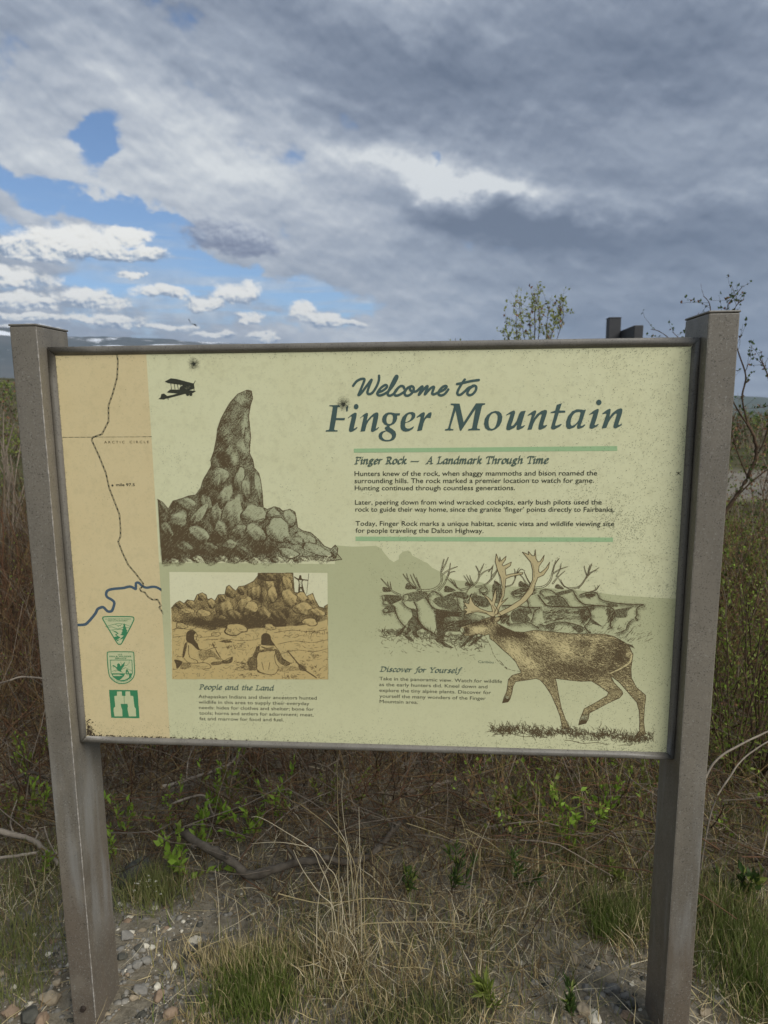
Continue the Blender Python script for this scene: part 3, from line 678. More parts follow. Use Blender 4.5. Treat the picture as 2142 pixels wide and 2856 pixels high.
# --- agency emblems
def emb(name, pts): return Canvas(R7(pts), .00028)
C = emb('t', [(410, 570), (840, 950)])
tri = crom(R7([(425, 620), (420, 598), (440, 577), (620, 574), (802, 577), (833, 597), (825, 640), (750, 790), (672, 930), (645, 944), (612, 930), (520, 780)]), 4, True)
C.fill(tri); C.build('round_triangle_emblem', m_embp, 2)
C.t[:] = 0; C.line(tri+[tri[0]], .0011)
for st in ([(455, 708), (540, 685), (630, 664), (720, 680), (800, 712)], [(590, 680), (612, 690), (625, 708), (635, 690), (650, 700), (668, 678)], [(470, 718), (540, 712), (620, 742), (690, 718)], [(510, 760), (580, 745), (690, 745)], [(720, 720), (790, 728)]):
    C.line(R7(st), .00042)
C.fill(R7([(540, 755), (600, 775), (630, 800), (600, 820), (625, 835), (655, 855), (600, 890), (640, 880), (618, 905), (592, 885), (565, 850), (610, 838), (580, 818), (612, 800), (575, 780)]))
C.fill(R7([(703, 663), (692, 690), (700, 694), (684, 722), (694, 726), (672, 765), (688, 762), (664, 800), (680, 800), (650, 820), (700, 830), (640, 885), (690, 870), (672, 915), (745, 790), (740, 770), (752, 765), (728, 740), (735, 735), (716, 700), (722, 698)]))
C.build('round_triangle_emblem_ink', m_emb, 3)
text_lines('emblem_lettering', LN(R7, [('U.S. DEPARTMENT OF THE INTERIOR', (448, 614), (796, 614)), ('BUREAU OF LAND MANAGEMENT', (488, 637), (752, 637))]), .0024, m_emb, .01, layer=4)
C = emb('s', [(470, 1040), (850, 1480)])
shl = crom(R7([(478, 1075), (500, 1048), (660, 1046), (805, 1048), (833, 1070), (838, 1180), (845, 1320), (820, 1400), (755, 1455), (670, 1473), (590, 1452), (520, 1392), (495, 1315), (482, 1180)]), 4, True)
C.fill(shl); C.build('shield_emblem', m_embp, 2)
C.t[:] = 0; C.line(shl+[shl[0]], .0010)
C.line(R7([(517, 1157), (808, 1157), (816, 1335)]), .0007); C.line(R7([(517, 1157), (530, 1335)]), .0007)
C.fill(R7([(530, 1335), (816, 1335), (795, 1390), (750, 1425), (680, 1445), (610, 1425), (555, 1385)]))
C.fill(R7([(550, 1352), (640, 1350), (685, 1365), (640, 1372), (560, 1370)]), 0); C.fill(R7([(640, 1430), (700, 1375), (725, 1325), (735, 1350), (770, 1350), (770, 1390), (720, 1420)]), 0)
C.fill(R7([(722, 1340), (728, 1295), (742, 1272), (768, 1320), (762, 1352), (745, 1310), (732, 1345)]))
C.fill(R7([(543, 1236), (558, 1224), (580, 1233), (600, 1253), (612, 1250), (610, 1215), (630, 1198), (650, 1215), (656, 1240), (717, 1178), (702, 1240), (672, 1275), (662, 1292), (674, 1322), (625, 1302), (600, 1272), (580, 1250), (558, 1243)]))
C.line(R7([(655, 1180), (670, 1215), (700, 1235), (740, 1230), (770, 1200), (773, 1160)]), .00035)
C.line(R7([(540, 1310), (600, 1290), (640, 1305)]), .00035); C.line(R7([(665, 1285), (720, 1258), (815, 1308)]), .00035)
for i in range(26):
    t = 2.65-i/25*2.2; pz = R7([(668+150*math.cos(t), 1345+108*math.sin(t))])[0]
    if i % 7 != 6: C.seg(pz, (pz[0]+.0002, pz[1]+.0016), .00035)
C.build('shield_emblem_ink', m_emb, 3)
text_lines('emblem_lettering', LN(R7, [('U.S.', (622, 1091), (684, 1091)), ('FISH & WILDLIFE', (508, 1117), (800, 1117)), ('SERVICE', (583, 1143), (735, 1143))]), .0030, m_emb, .02, layer=4)
C = emb('b', [(495, 1550), (915, 1945)])
C.fill(crom(R7([(503, 1570), (520, 1558), (700, 1559), (865, 1562), (884, 1578), (896, 1750), (908, 1918), (890, 1936), (720, 1934), (545, 1931), (530, 1915), (516, 1740)]), 5, True))
C.build('binocular_emblem', m_emb, 2); C.t[:] = 0
C.fill(R7([(608, 1580), (672, 1578), (675, 1635), (699, 1640), (704, 1745), (658, 1745), (665, 1790), (678, 1820), (682, 1912), (575, 1912), (562, 1830), (565, 1800), (585, 1780), (572, 1640), (608, 1635)]))
C.fill(R7([(722, 1578), (783, 1578), (788, 1635), (825, 1640), (842, 1780), (860, 1810), (865, 1912), (768, 1912), (752, 1830), (750, 1800), (755, 1775), (748, 1745), (709, 1745), (706, 1640), (722, 1636)]))
C.build('binocular_emblem_figure', m_embp, 3)
# --- drawings ------------------------------------------------------------
def zs(rx): return rx*PXM                      # photograph px -> metres on the panel
def boulder(C, T, s, cx, cy, rx, ry, rot=0, lo=.18, hi=.95, rim=.8, lx=.5, lz=.75):
    """a stone in crayon tone : pale towards the upper right, dark at its lower left and rim"""
    c_ = T([(cx, cy)])[0]
    def f(X, Z, u, v, rr):
        ca, sa = math.cos(-math.radians(rot)), math.sin(-math.radians(rot))
        du = (X-c_[0])/(max(rx, ry)/s*PXM); dv = (Z-c_[1])/(max(rx, ry)/s*PXM)
        t = lo+(hi-lo)*np.clip(.42-(du*lx+dv*lz)*.75, 0, 1)**1.25
        t = np.where(rr > .86, np.maximum(t, rim*np.clip(1.05-(du*lx+dv*lz)*.35, .45, 1.1)), t)
        return np.clip(t+.10*np.sin(u*7+v*5), 0, 1)
    C.ell(c_, rx/s*PXM, ry/s*PXM, -math.radians(rot), f)
# ---- the finger rock
rock = [(110, 1362), (150, 1385), (192, 1437), (228, 1375), (300, 1355), (350, 1335), (405, 1328), (445, 1270), (460, 1215), (510, 1130), (525, 1105), (520, 1060), (545, 990), (565, 890), (572, 820), (600, 740), (640, 665), (672, 612), (730, 550), (800, 520), (833, 526), (843, 580), (825, 640), (812, 720), (820, 800), (828, 880), (820, 960), (820, 1010), (845, 1060), (855, 1120), (890, 1160), (905, 1220), (918, 1320), (925, 1425), (955, 1440), (1010, 1418), (1050, 1430), (1075, 1452), (1130, 1438), (1170, 1460), (1183, 1530), (1190, 1580), (1230, 1605), (1290, 1618), (1345, 1665), (1395, 1722), (1450, 1745), (1480, 1715), (1500, 1740), (1495, 1780), (1530, 1825), (1450, 1835), (1380, 1875), (1340, 1840), (1230, 1840), (1140, 1885), (1100, 1850), (1000, 1855), (945, 1898), (900, 1850), (860, 1872), (790, 1840), (700, 1862), (650, 1850), (600, 1838), (520, 1880), (470, 1850), (400, 1852), (330, 1840), (290, 1885), (220, 1870), (145, 1885), (132, 1700)]
wash = R2([p for p in rock if p[1] < 1800][:-1]+[(1400, 1800), (1250, 1790), (1100, 1800), (900, 1790), (600, 1790), (400, 1800), (132, 1795)])
C = Canvas(wash, .0005); C.fill(wash); C.build('rock_drawing_wash', m_greyrock, 3)
C = Canvas(R2(rock), .00068); rk = R2(rock)
def base(X, Z):
    x = (X-rk[0][0])/.37; return .80-.55*np.clip(x-.40, 0, .5)-.10*np.clip((rk[40][1]-Z)/.2, 0, 1)+.10*np.sin(X*160+Z*70)*np.sin(Z*110-X*40)
C.grad(rk, base)
B = lambda *a, **k_: boulder(C, R2, 2.765, *a, **k_)
# pale facets of the finger
for (x, y, rx, ry, rot, v) in ((755, 590, 45, 40, -30, .42), (785, 800, 26, 105, 4, .55), (770, 950, 42, 70, 6, .42), (650, 830, 42, 60, 15, .30), (668, 975, 22, 55, 12, .36), (705, 1050, 34, 62, 8, .40), (800, 880, 22, 60, 0, .35), (700, 700, 40, 60, 25, .22), (660, 900, 26, 40, 10, .2)):
    c_ = R2([(x, y)])[0]
    C.ell(c_, rx*1.3/2.765*PXM, ry*1.3/2.765*PXM, -math.radians(rot), lambda X, Z, u, v_, rr, v=v, sl=None: np.clip(base(X, Z)-v*np.exp(-rr*rr*2.2)*1.15, .12, 1))
for a in [(600, 1180, 58, 85, 35, .25), (742, 1205, 42, 110, 8, .22), (560, 1230, 36, 70, 30, .45), (790, 1290, 40, 90, 5, .3), (885, 1275, 32, 128, -4, .16), (330, 1400, 90, 55, -8, .42), (170, 1420, 45, 60, 0, .5),
          (480, 1400, 60, 70, 25, .45), (430, 1480, 42, 115, 38, .22), (270, 1530, 100, 70, -40, .34), (180, 1610, 60, 70, 0, .45), (560, 1480, 60, 100, 20, .4), (630, 1345, 62, 100, 32, .24), (690, 1470, 82, 160, 18, .26), (590, 1600, 60, 75, 0, .42), (760, 1600, 70, 90, 15, .38),
          (420, 1630, 112, 62, 8, .22), (850, 1480, 108, 92, -22, .14), (1005, 1480, 52, 60, 0, .2), (1125, 1510, 62, 75, -5, .24), (1040, 1600, 118, 105, 12, .10), (860, 1625, 88, 88, 5, .26), (1250, 1665, 90, 50, 22, .2), (1160, 1680, 80, 36, 5, .35),
          (300, 1730, 90, 50, 0, .5), (500, 1740, 90, 50, -10, .45), (660, 1715, 82, 38, -25, .3), (760, 1760, 60, 40, 0, .5), (1120, 1775, 92, 42, 8, .16), (1335, 1750, 120, 48, 18, .12), (1220, 1830, 70, 28, 0, .42), (1470, 1770, 28, 50, -20, .5),
          (850, 1835, 66, 32, 5, .42), (1040, 1835, 62, 34, 0, .42), (600, 1830, 80, 36, 0, .42), (420, 1825, 60, 32, 0, .3), (330, 1835, 60, 28, 0, .42), (230, 1840, 50, 26, 0, .4), (700, 1825, 50, 26, 0, .42)]:
    B(*a[:5], lo=a[5], hi=min(1, a[5]+.72))
# deep shade under and between the stones
for (x, y, rx, ry, v) in ((250, 1640, 150, 90, .45), (180, 1750, 120, 90, .5), (520, 1690, 150, 50, .45), (560, 1770, 200, 45, .5), (900, 1740, 120, 55, .6), (640, 1060, 70, 50, .35), (480, 1330, 70, 60, .4), (930, 1640, 22, 90, .6), (340, 1560, 40, 40, .3), (560, 640, 60, 60, .2), (590, 900, 26, 190, .22), (700, 1240, 25, 90, .3), (560, 1400, 30, 60, .3), (120, 1600, 40, 200, .35), (1000, 1740, 80, 40, .4), (1330, 1810, 110, 22, .3)):
    c_ = R2([(x, y)])[0]; w_ = C.win(c_[0]-.07, c_[0]+.07, c_[1]-.07, c_[1]+.07)
    if w_:
        sl, X, Z = w_; C.t[sl] += .45*v*np.exp(-((X-c_[0])/(rx/2.765*PXM))**2-((Z-c_[1])/(ry/2.765*PXM))**2)
ok = C.clip(rk)
# torn lower edge fades out
zf = R2([(500, 1800)])[0][1]; zb = R2([(500, 1885)])[0][1]
Zg = C.z0+(np.arange(C.nz)+.5)*C.r
C.t *= np.clip(.25+(Zg-zb)/(zf-zb), 0, 1)[:, None]**.6
C.line(R2(rock[:52]), .00075)
for l in ([(650, 1130), (690, 1110), (730, 1100), (780, 1120)], [(925, 1425), (950, 1470), (940, 1500)], [(950, 1500), (1060, 1500), (1130, 1560)], [(730, 1560), (830, 1540), (930, 1510)], [(520, 1110), (600, 1115), (650, 1140)]):
    C.line(R2(l), .0008)
C.contrast(1.65, .62); C.crayon(.12, 4, (1, 1)); C.build('rock_drawing', m_brown, 4, grain=.95, seed=3)
# ---- biplane
C = Canvas(R1([(1040, 480), (1300, 632)]), .0003)
for p in ([(1090, 507), (1130, 486), (1165, 490), (1275, 519), (1236, 534), (1112, 517)], [(1190, 545), (1215, 528), (1240, 520), (1282, 519), (1287, 552), (1235, 572), (1185, 562)], [(1105, 578), (1125, 560), (1200, 562), (1297, 570), (1268, 587), (1200, 588), (1110, 580)],
          [(1215, 575), (1225, 588), (1110, 618), (1085, 622), (1090, 606), (1140, 596)], [(1048, 622), (1062, 612), (1068, 590), (1085, 587), (1105, 602), (1108, 612), (1085, 626)]):
    C.fill(R1(p), 1)
for a, b_ in (((1130, 515), (1134, 562)), ((1153, 520), (1158, 562)), ((1173, 524), (1180, 562)), ((1195, 528), (1198, 560)), ((1281, 520), (1284, 572)), ((1278, 530), (1292, 503)), ((1110, 612), (1113, 627)), ((1222, 585), (1240, 592)), ((1245, 575), (1262, 592))):
    C.line(R1([a, b_]), .00055)
for c_ in ((1241, 592), (1262, 592)): C.fill(dot(R1([c_])[0], .0031, .0031))
C.fill(R1([(1215, 548), (1235, 540), (1262, 530), (1255, 552), (1230, 560)]), .62); C.fill(R1([(1120, 570), (1180, 570), (1150, 575)]), .7)
C.build('biplane_drawing', m_black, 4, grain=.5, seed=5)
# ---- herd in the distance
r5, r6 = PXM/3.7705, PXM/3.072
allp = R5([(290, 180), (1659, 1350)])+R6([(0, 230), (1420, 1000)])
C = Canvas(allp, .00042)
def beam(T, pts, w_, s):
    P_ = crom(T(pts), 5); n = len(P_); w_ *= 1.7
    C.line(P_, w_*s, w_*s*.35); C.line(P_, max(w_*s-.0010, .0001), max(w_*s*.35-.0008, .00005), v=.12, op='set')
def darkpoly(T, pts, v=.85): C.fill(crom(T(pts), 3, True), v*.72, 'max')
def pale(T, pts): C.fill(crom(T(pts), 3, True), .0)
def outl(T, pts, w_=.00055, sh=.42):
    P_ = crom(T(pts), 4); C.line(P_, w_*1.15); C.line([(x+.0015, z-.0025) for x, z in P_], .0055, v=sh, soft=True)
def hatch(T, poly, ang, n, ln, v=1.0, w_=.0004, seed=1):
    g = np.random.default_rng(seed); q = np.array(T(poly)); sl, m = C.mask(T(poly))
    if sl is None: return
    js, is_ = np.nonzero(m)
    if not len(js): return
    for k_ in g.integers(0, len(js), n):
        x = C.x0+(sl[1].start+is_[k_])*C.r; z = C.z0+(sl[0].start+js[k_])*C.r
        a_ = math.radians(ang)+g.normal(0, .18); l_ = ln*g.uniform(.5, 1.3)
        C.seg((x-math.cos(a_)*l_/2, z-math.sin(a_)*l_/2), (x+math.cos(a_)*l_/2, z+math.sin(a_)*l_/2), w_, w_*.5, v)
# far heads and bodies first
darkpoly(R5, [(860, 730), (900, 700), (1000, 690), (1100, 730), (1150, 840), (1100, 835), (950, 815), (860, 745)], .8)
darkpoly(R5, [(980, 690), (1040, 660), (1110, 640), (1200, 650), (1235, 700), (1190, 720), (1110, 700), (1030, 720)], .9)
outl(R5, [(1110, 700), (1130, 790), (1160, 838)]); hatch(R5, [(1180, 700), (1300, 650), (1400, 760), (1250, 840), (1180, 800)], 60, 160, .006, seed=4)
darkpoly(R5, [(1270, 700), (1330, 680), (1400, 700), (1460, 740), (1440, 800), (1360, 800), (1290, 740)], .85)
darkpoly(R5, [(1490, 560), (1560, 560), (1580, 640), (1560, 760), (1500, 740), (1480, 640)], .8)
outl(R5, [(1350, 610), (1400, 590), (1430, 620), (1400, 650), (1350, 640), (1350, 610)])
# A2 body
outl(R5, [(780, 700), (830, 780), (890, 825), (1000, 838), (1200, 845)], .0009)
C.grad(R5([(885, 835), (1200, 845), (1400, 900), (1400, 960), (1200, 1000), (1000, 1010), (900, 1020), (880, 940)]), lambda X, Z: .28+.35*np.sin((X*70))**2)
hatch(R5, [(885, 840), (1150, 850), (1150, 900), (900, 910)], 0, 240, .010, seed=6); hatch(R5, [(890, 900), (980, 900), (960, 1020), (900, 1030)], 70, 200, .007, seed=7)
hatch(R5, [(980, 950), (1300, 930), (1400, 960), (1200, 1010), (980, 1020)], 10, 220, .008, seed=8)

darkpoly(R5, [(900, 1020), (1010, 1015), (1150, 1005), (1140, 1060), (1010, 1060), (980, 1120), (970, 1160), (1040, 1210), (1075, 1232), (1000, 1225), (930, 1180), (890, 1160), (905, 1080)], .95)
darkpoly(R5, [(1240, 1110), (1290, 1110), (1200, 1200), (1150, 1230), (1180, 1180)], .9); darkpoly(R5, [(1340, 1110), (1380, 1110), (1290, 1190), (1230, 1220), (1260, 1180)], .9)
# A1 body and neck
outl(R5, [(450, 800), (475, 880), (510, 950), (570, 1015)], .0008)
outl(R5, [(530, 740), (570, 790), (640, 830)]); outl(R5, [(660, 750), (690, 820), (700, 920), (740, 990), (800, 1040), (880, 1092)], .0009)
darkpoly(R5, [(630, 820), (670, 825), (690, 850), (700, 930), (760, 1020), (700, 1035), (640, 1010), (590, 1000), (600, 950), (640, 900)], .92)
for p in ([(585, 980), (560, 1030), (520, 1090), (470, 1112), (500, 1050), (550, 1010)], [(600, 1000), (650, 1000), (640, 1040), (585, 1090), (600, 1110), (650, 1140), (640, 1165), (590, 1140), (555, 1100), (580, 1050)], [(640, 1020), (760, 1020), (700, 1050), (690, 1080), (715, 1120), (680, 1125), (650, 1090)]): darkpoly(R5, p, .93)
hatch(R5, [(690, 900), (760, 1020), (880, 1090), (760, 1030), (700, 960)], -40, 70, .008, seed=10)
# heads
for p, v in (([(325, 682), (380, 672), (480, 680), (540, 695), (535, 725), (470, 755), (420, 775), (395, 765), (370, 745), (330, 735)], .93), ([(335, 830), (380, 790), (430, 775), (462, 800), (460, 850), (400, 858), (350, 862)], .9), ([(545, 680), (600, 655), (680, 638), (790, 645), (800, 680), (740, 720), (690, 745), (640, 740), (560, 755), (550, 720)], .72)): darkpoly(R5, p, v)
pale(R5, [(322, 690), (345, 690), (350, 715), (330, 725)]); pale(R5, [(334, 735), (370, 745), (350, 775), (336, 765)]); pale(R5, [(336, 832), (365, 825), (385, 840), (352, 858)]); pale(R5, [(548, 688), (590, 680), (600, 710), (570, 740), (548, 735)]); pale(R5, [(560, 740), (620, 745), (660, 770), (680, 815), (610, 810), (570, 780)])
outl(R5, [(322, 682), (325, 700), (335, 735), (332, 765), (360, 775), (400, 768)]); outl(R5, [(546, 680), (545, 720), (530, 745)]); outl(R5, [(334, 830), (340, 855), (400, 860)])
outl(R5, [(785, 660), (800, 690), (830, 780), (880, 825)]); outl(R5, [(800, 690), (850, 640), (900, 650), (960, 700)])
# antlers
for T, pts, w_ in ((R5, [(510, 675), (440, 640), (400, 600), (350, 545), (312, 503)], 11), (R5, [(400, 600), (385, 560), (380, 535)], 7), (R5, [(420, 610), (412, 570), (408, 535)], 7),
                   (R5, [(760, 630), (690, 618), (620, 550), (575, 500), (545, 455)], 13), (R5, [(610, 545), (590, 490), (582, 448)], 8), (R5, [(700, 615), (655, 540), (620, 462)], 9), (R5, [(730, 620), (690, 540), (650, 452)], 9), (R5, [(720, 590), (700, 540), (685, 490)], 7),
                   (R5, [(750, 630), (850, 620), (920, 580), (950, 520), (945, 440), (960, 360), (975, 300)], 15), (R5, [(952, 420), (990, 350), (1020, 280)], 10), (R5, [(960, 460), (1030, 410), (1115, 377)], 10), (R5, [(920, 625), (975, 560), (1010, 490), (1040, 440), (1090, 427)], 11), (R5, [(1000, 510), (1030, 420), (1042, 340)], 9),
                   (R5, [(1150, 622), (1100, 590), (1060, 550), (1015, 510)], 9), (R5, [(1090, 580), (1060, 530), (1040, 505)], 6), (R5, [(1110, 600), (1090, 550), (1075, 520)], 6), (R5, [(1160, 622), (1260, 590), (1325, 530), (1345, 450), (1310, 370)], 12), (R5, [(1340, 460), (1370, 400), (1395, 345)], 9), (R5, [(1345, 480), (1400, 430), (1485, 395)], 9),
                   (R5, [(1310, 590), (1400, 570), (1465, 510), (1475, 440), (1490, 370)], 10), (R5, [(1240, 570), (1215, 520), (1182, 470)], 7), (R5, [(1270, 570), (1235, 510), (1210, 462)], 7), (R5, [(1290, 575), (1260, 520), (1245, 470)], 7), (R5, [(1205, 700), (1215, 640), (1260, 580)], 9), (R5, [(1475, 480), (1520, 430), (1545, 380)], 8),
                   (R6, [(400, 490), (340, 460), (300, 400), (262, 360)], 8), (R6, [(395, 488), (350, 430), (312, 350)], 7), (R6, [(370, 470), (335, 400), (330, 380)], 5), (R6, [(400, 490), (480, 478), (535, 430), (558, 350), (575, 290), (612, 238)], 11), (R6, [(558, 345), (575, 290), (582, 255)], 6), (R6, [(565, 365), (620, 330), (684, 308)], 7), (R6, [(560, 450), (600, 400), (662, 345)], 8), (R6, [(590, 390), (620, 330), (630, 280)], 6),
                   (R6, [(700, 495), (650, 470), (608, 408)], 6), (R6, [(660, 480), (635, 440), (628, 415)], 4), (R6, [(700, 495), (780, 482), (830, 425), (865, 360), (892, 284)], 9), (R6, [(850, 380), (835, 340), (828, 300)], 6), (R6, [(862, 355), (872, 310), (880, 290)], 5), (R6, [(865, 365), (910, 345), (952, 318)], 6), (R6, [(780, 490), (850, 400), (900, 350), (942, 345)], 6),
                   (R6, [(880, 525), (930, 505), (950, 480), (963, 462)], 5), (R6, [(930, 505), (945, 480), (940, 465)], 3), (R6, [(925, 510), (925, 490), (912, 470)], 3), (R6, [(150, 480), (210, 460), (240, 400), (250, 350)], 7), (R6, [(250, 380), (285, 330), (320, 345)], 5), (R6, [(235, 400), (235, 350), (228, 325)], 5), (R6, [(255, 360), (262, 330), (275, 318)], 4), (R6, [(0, 450), (50, 400), (80, 350)], 7), (R6, [(10, 350), (40, 310), (50, 290)], 5), (R6, [(60, 430), (90, 455), (130, 470)], 5)):
    beam(T, pts, w_*.62, PXM/(3.7705 if T is R5 else 3.072))
for T, p in ((R5, [(335, 590), (395, 605), (415, 640), (335, 640)]), (R5, [(588, 548), (640, 575), (690, 608), (570, 614)]), (R5, [(985, 582), (1030, 590), (1100, 632), (982, 645)]), (R5, [(1205, 540), (1250, 555), (1275, 582), (1198, 582)]), (R6, [(268, 478), (278, 430), (320, 450), (365, 482)]), (R6, [(577, 490), (595, 455), (625, 470), (655, 500)]), (R6, [(60, 430), (90, 440), (110, 470), (60, 460)])): darkpoly(T, p, .97)
# right-hand group
outl(R6, [(205, 527), (240, 510), (300, 490), (360, 492), (400, 500)]); darkpoly(R6, [(203, 527), (240, 512), (262, 520), (230, 545)], .9); hatch(R6, [(230, 545), (300, 490), (400, 500), (420, 540), (330, 560)], 10, 150, .006, seed=12)
outl(R6, [(205, 527), (230, 560), (280, 562), (330, 570), (350, 640), (370, 700)]); outl(R6, [(430, 550), (480, 615), (510, 640), (600, 650), (740, 655), (850, 652), (910, 640)], .0009)
darkpoly(R6, [(475, 575), (540, 555), (600, 560), (650, 590), (695, 648), (600, 645), (510, 625), (530, 600)], .82); outl(R6, [(480, 560), (450, 520), (500, 500), (560, 520), (590, 550)])
darkpoly(R6, [(575, 540), (620, 520), (700, 505), (735, 508), (720, 525), (650, 548), (600, 560)], .88); outl(R6, [(735, 520), (770, 585), (830, 630), (905, 635)], .0008); outl(R6, [(600, 560), (650, 580), (700, 650)])
outl(R6, [(850, 655), (870, 690), (885, 740), (860, 790), (830, 820), (860, 860), (880, 876)], .0008); outl(R6, [(910, 640), (1040, 650), (1085, 690), (1085, 740), (1050, 790), (1058, 830)], .0008)
C.fill(crom(R6([(500, 650), (700, 658), (850, 660), (880, 720), (850, 790), (780, 810), (640, 780), (540, 800), (490, 790), (470, 720)]), 4, True), .22, 'max'); outl(R6, [(450, 800), (490, 815), (530, 800), (600, 782), (700, 790), (780, 812), (820, 830)], .0006, .5); hatch(R6, [(480, 690), (600, 670), (820, 680), (860, 760), (620, 760), (500, 790)], 12, 170, .009, seed=14); hatch(R6, [(780, 670), (860, 660), (880, 740), (820, 800), (790, 740)], 60, 130, .009, seed=15)
darkpoly(R6, [(860, 665), (910, 645), (925, 660), (885, 700), (890, 750), (930, 780), (1000, 835), (960, 815), (880, 785), (870, 720)], .93); darkpoly(R6, [(510, 805), (580, 795), (575, 830), (560, 862), (530, 860), (505, 830)], .8); darkpoly(R6, [(720, 820), (800, 815), (820, 860), (780, 876), (750, 850)], .93)
hatch(R6, [(1020, 660), (1085, 690), (1080, 750), (1040, 780), (1020, 720)], 60, 100, .008, seed=16)
darkpoly(R6, [(788, 552), (830, 545), (860, 555), (830, 570), (800, 572)], .7); hatch(R6, [(830, 545), (930, 530), (920, 555), (870, 585)], 10, 90, .005, seed=17); outl(R6, [(788, 552), (850, 530), (930, 530), (960, 580), (1020, 605), (1120, 622), (1230, 630), (1333, 632), (1290, 652), (1275, 680), (1278, 720), (1262, 745)], .0007)
darkpoly(R6, [(1015, 615), (1090, 628), (1120, 650), (1040, 650)], .9); darkpoly(R6, [(1100, 675), (1160, 665), (1240, 655), (1200, 690), (1190, 740), (1095, 742), (1090, 700)], .85); outl(R6, [(1240, 760), (1200, 800), (1180, 850), (1120, 872)]); darkpoly(R6, [(1258, 740), (1292, 760), (1280, 778)], .95)
outl(R6, [(130, 640), (200, 640), (360, 657), (450, 658), (400, 690), (390, 740), (370, 780)], .0008); darkpoly(R6, [(200, 705), (250, 672), (330, 668), (385, 700), (340, 720), (370, 760), (330, 782), (215, 782)], .88); outl(R6, [(180, 800), (260, 795), (340, 785), (380, 800), (440, 835)])
hatch(R6, [(100, 700), (190, 730), (190, 800), (120, 780)], 60, 120, .008, seed=18)
# meadow strokes under the herd
g = np.random.default_rng(21)
for i in range(560):
    x = g.uniform(310, 1400); y = 1040+abs(g.normal(0, 1))*75+(x > 600)*25+(x > 900)*35
    if y > 1330: continue
    p = R5([(x, y)])[0]; a_ = g.choice([1.2, 2.3, .2, 2.8])+g.normal(0, .35); l_ = g.uniform(.003, .012)*(1.2 if x > 700 else .8)
    C.line([p, (p[0]+math.cos(a_)*l_, p[1]+math.sin(a_)*l_)], .00042, .00020)
for i in range(90):
    x, y = g.uniform(400, 1320), g.uniform(800, 900); p = R6([(x, y)])[0]; a_ = g.uniform(.3, 1.2); l_ = g.uniform(.003, .010); C.line([p, (p[0]+math.cos(a_)*l_, p[1]+math.sin(a_)*l_)], .0004, .0002)
for i in range(40):
    x, y = g.uniform(1080, 1400), g.uniform(880, 960); p = R6([(x, y)])[0]; a_ = g.uniform(.4, 1.0); l_ = g.uniform(.004, .012); C.line([p, (p[0]+math.cos(a_)*l_, p[1]+math.sin(a_)*l_)], .0003, .0002)
# the big caribou covers part of the herd : clear its outline
body = R5([(1140, 1045), (1150, 1012), (1185, 1000), (1230, 985), (1330, 955), (1400, 925), (1470, 905), (1510, 900)])+R6([(60, 745), (105, 730), (110, 760), (75, 790), (150, 830), (230, 865), (310, 870), (400, 852), (520, 862), (700, 880), (880, 885), (1000, 885), (1080, 905), (1160, 950), (1210, 985), (1245, 1060), (1235, 1130), (1228, 1180), (1232, 1260), (1272, 1340), (1352, 1408), (1354, 1440), (1342, 1520), (1337, 1640), (1347, 1720), (1356, 1740), (1300, 1762), (1255, 1790), (1272, 1750), (1300, 1715), (1303, 1640), (1298, 1540), (1278, 1470), (1200, 1380), (1130, 1300), (1052, 1240), (1082, 1300), (1152, 1375), (1158, 1398), (1130, 1432), (1040, 1472), (900, 1547), (872, 1562), (862, 1612), (842, 1650), (780, 1664), (790, 1620), (810, 1570), (828, 1525), (930, 1470), (1025, 1412), (1035, 1385), (960, 1330), (890, 1287), (800, 1290), (700, 1280), (580, 1265), (590, 1300), (607, 1400), (632, 1520), (668, 1620), (702, 1690), (640, 1700), (636, 1670), (622, 1590), (588, 1500), (542, 1400), (490, 1320), (450, 1278), (415, 1265), (340, 1278), (240, 1292), (218, 1330), (208, 1390), (192, 1440), (175, 1466), (127, 1475), (140, 1430), (163, 1380), (173, 1320), (178, 1275), (210, 1240), (290, 1215), (268, 1175), (240, 1120), (190, 1070), (120, 1010), (60, 950), (20, 925)])+R5([(1450, 1085), (1400, 1100), (1340, 1085), (1270, 1103), (1200, 1108), (1160, 1078)])
ruff = R5([(1400, 1100), (1430, 1150), (1470, 1230), (1500, 1310), (1560, 1390), (1640, 1455)])+R6([(100, 1110), (150, 1165), (210, 1195), (285, 1205), (268, 1175), (240, 1120), (190, 1070), (120, 1010), (60, 950), (20, 925)])
C.crayon(.12, 6, (1, -1)); C.fill(ruff, 0); C.fill(body, 0)
antA = R6([(60, 700), (95, 620), (118, 560), (125, 480), (112, 400), (85, 340), (66, 265), (74, 198), (90, 240), (100, 268), (106, 225), (113, 262), (158, 218), (152, 250), (124, 292), (135, 302), (204, 268), (195, 300), (150, 332), (158, 382), (200, 370), (300, 358), (300, 372), (200, 392), (156, 412), (150, 480), (140, 560), (118, 610), (175, 575), (130, 620), (100, 660), (90, 705)])
antB = R6([(85, 705), (180, 655), (280, 590), (350, 500), (385, 420), (388, 345), (370, 270), (298, 183), (352, 205), (350, 178), (380, 213), (402, 215), (408, 163), (415, 240), (432, 268), (452, 262), (486, 208), (475, 255), (440, 305), (437, 350), (452, 360), (500, 320), (531, 270), (520, 322), (480, 380), (430, 402), (410, 452), (388, 532), (330, 602), (250, 662), (150, 712), (90, 740)])
brow = R5([(1510, 905), (1480, 905), (1420, 872), (1330, 852), (1270, 862), (1185, 886), (1215, 852), (1178, 822), (1218, 815), (1178, 750), (1235, 768), (1250, 678), (1272, 740), (1300, 782), (1360, 822), (1440, 850), (1485, 850), (1470, 790), (1430, 720), (1370, 655), (1440, 700), (1480, 745), (1490, 700), (1520, 600), (1525, 700), (1505, 780), (1540, 830), (1540, 880)])
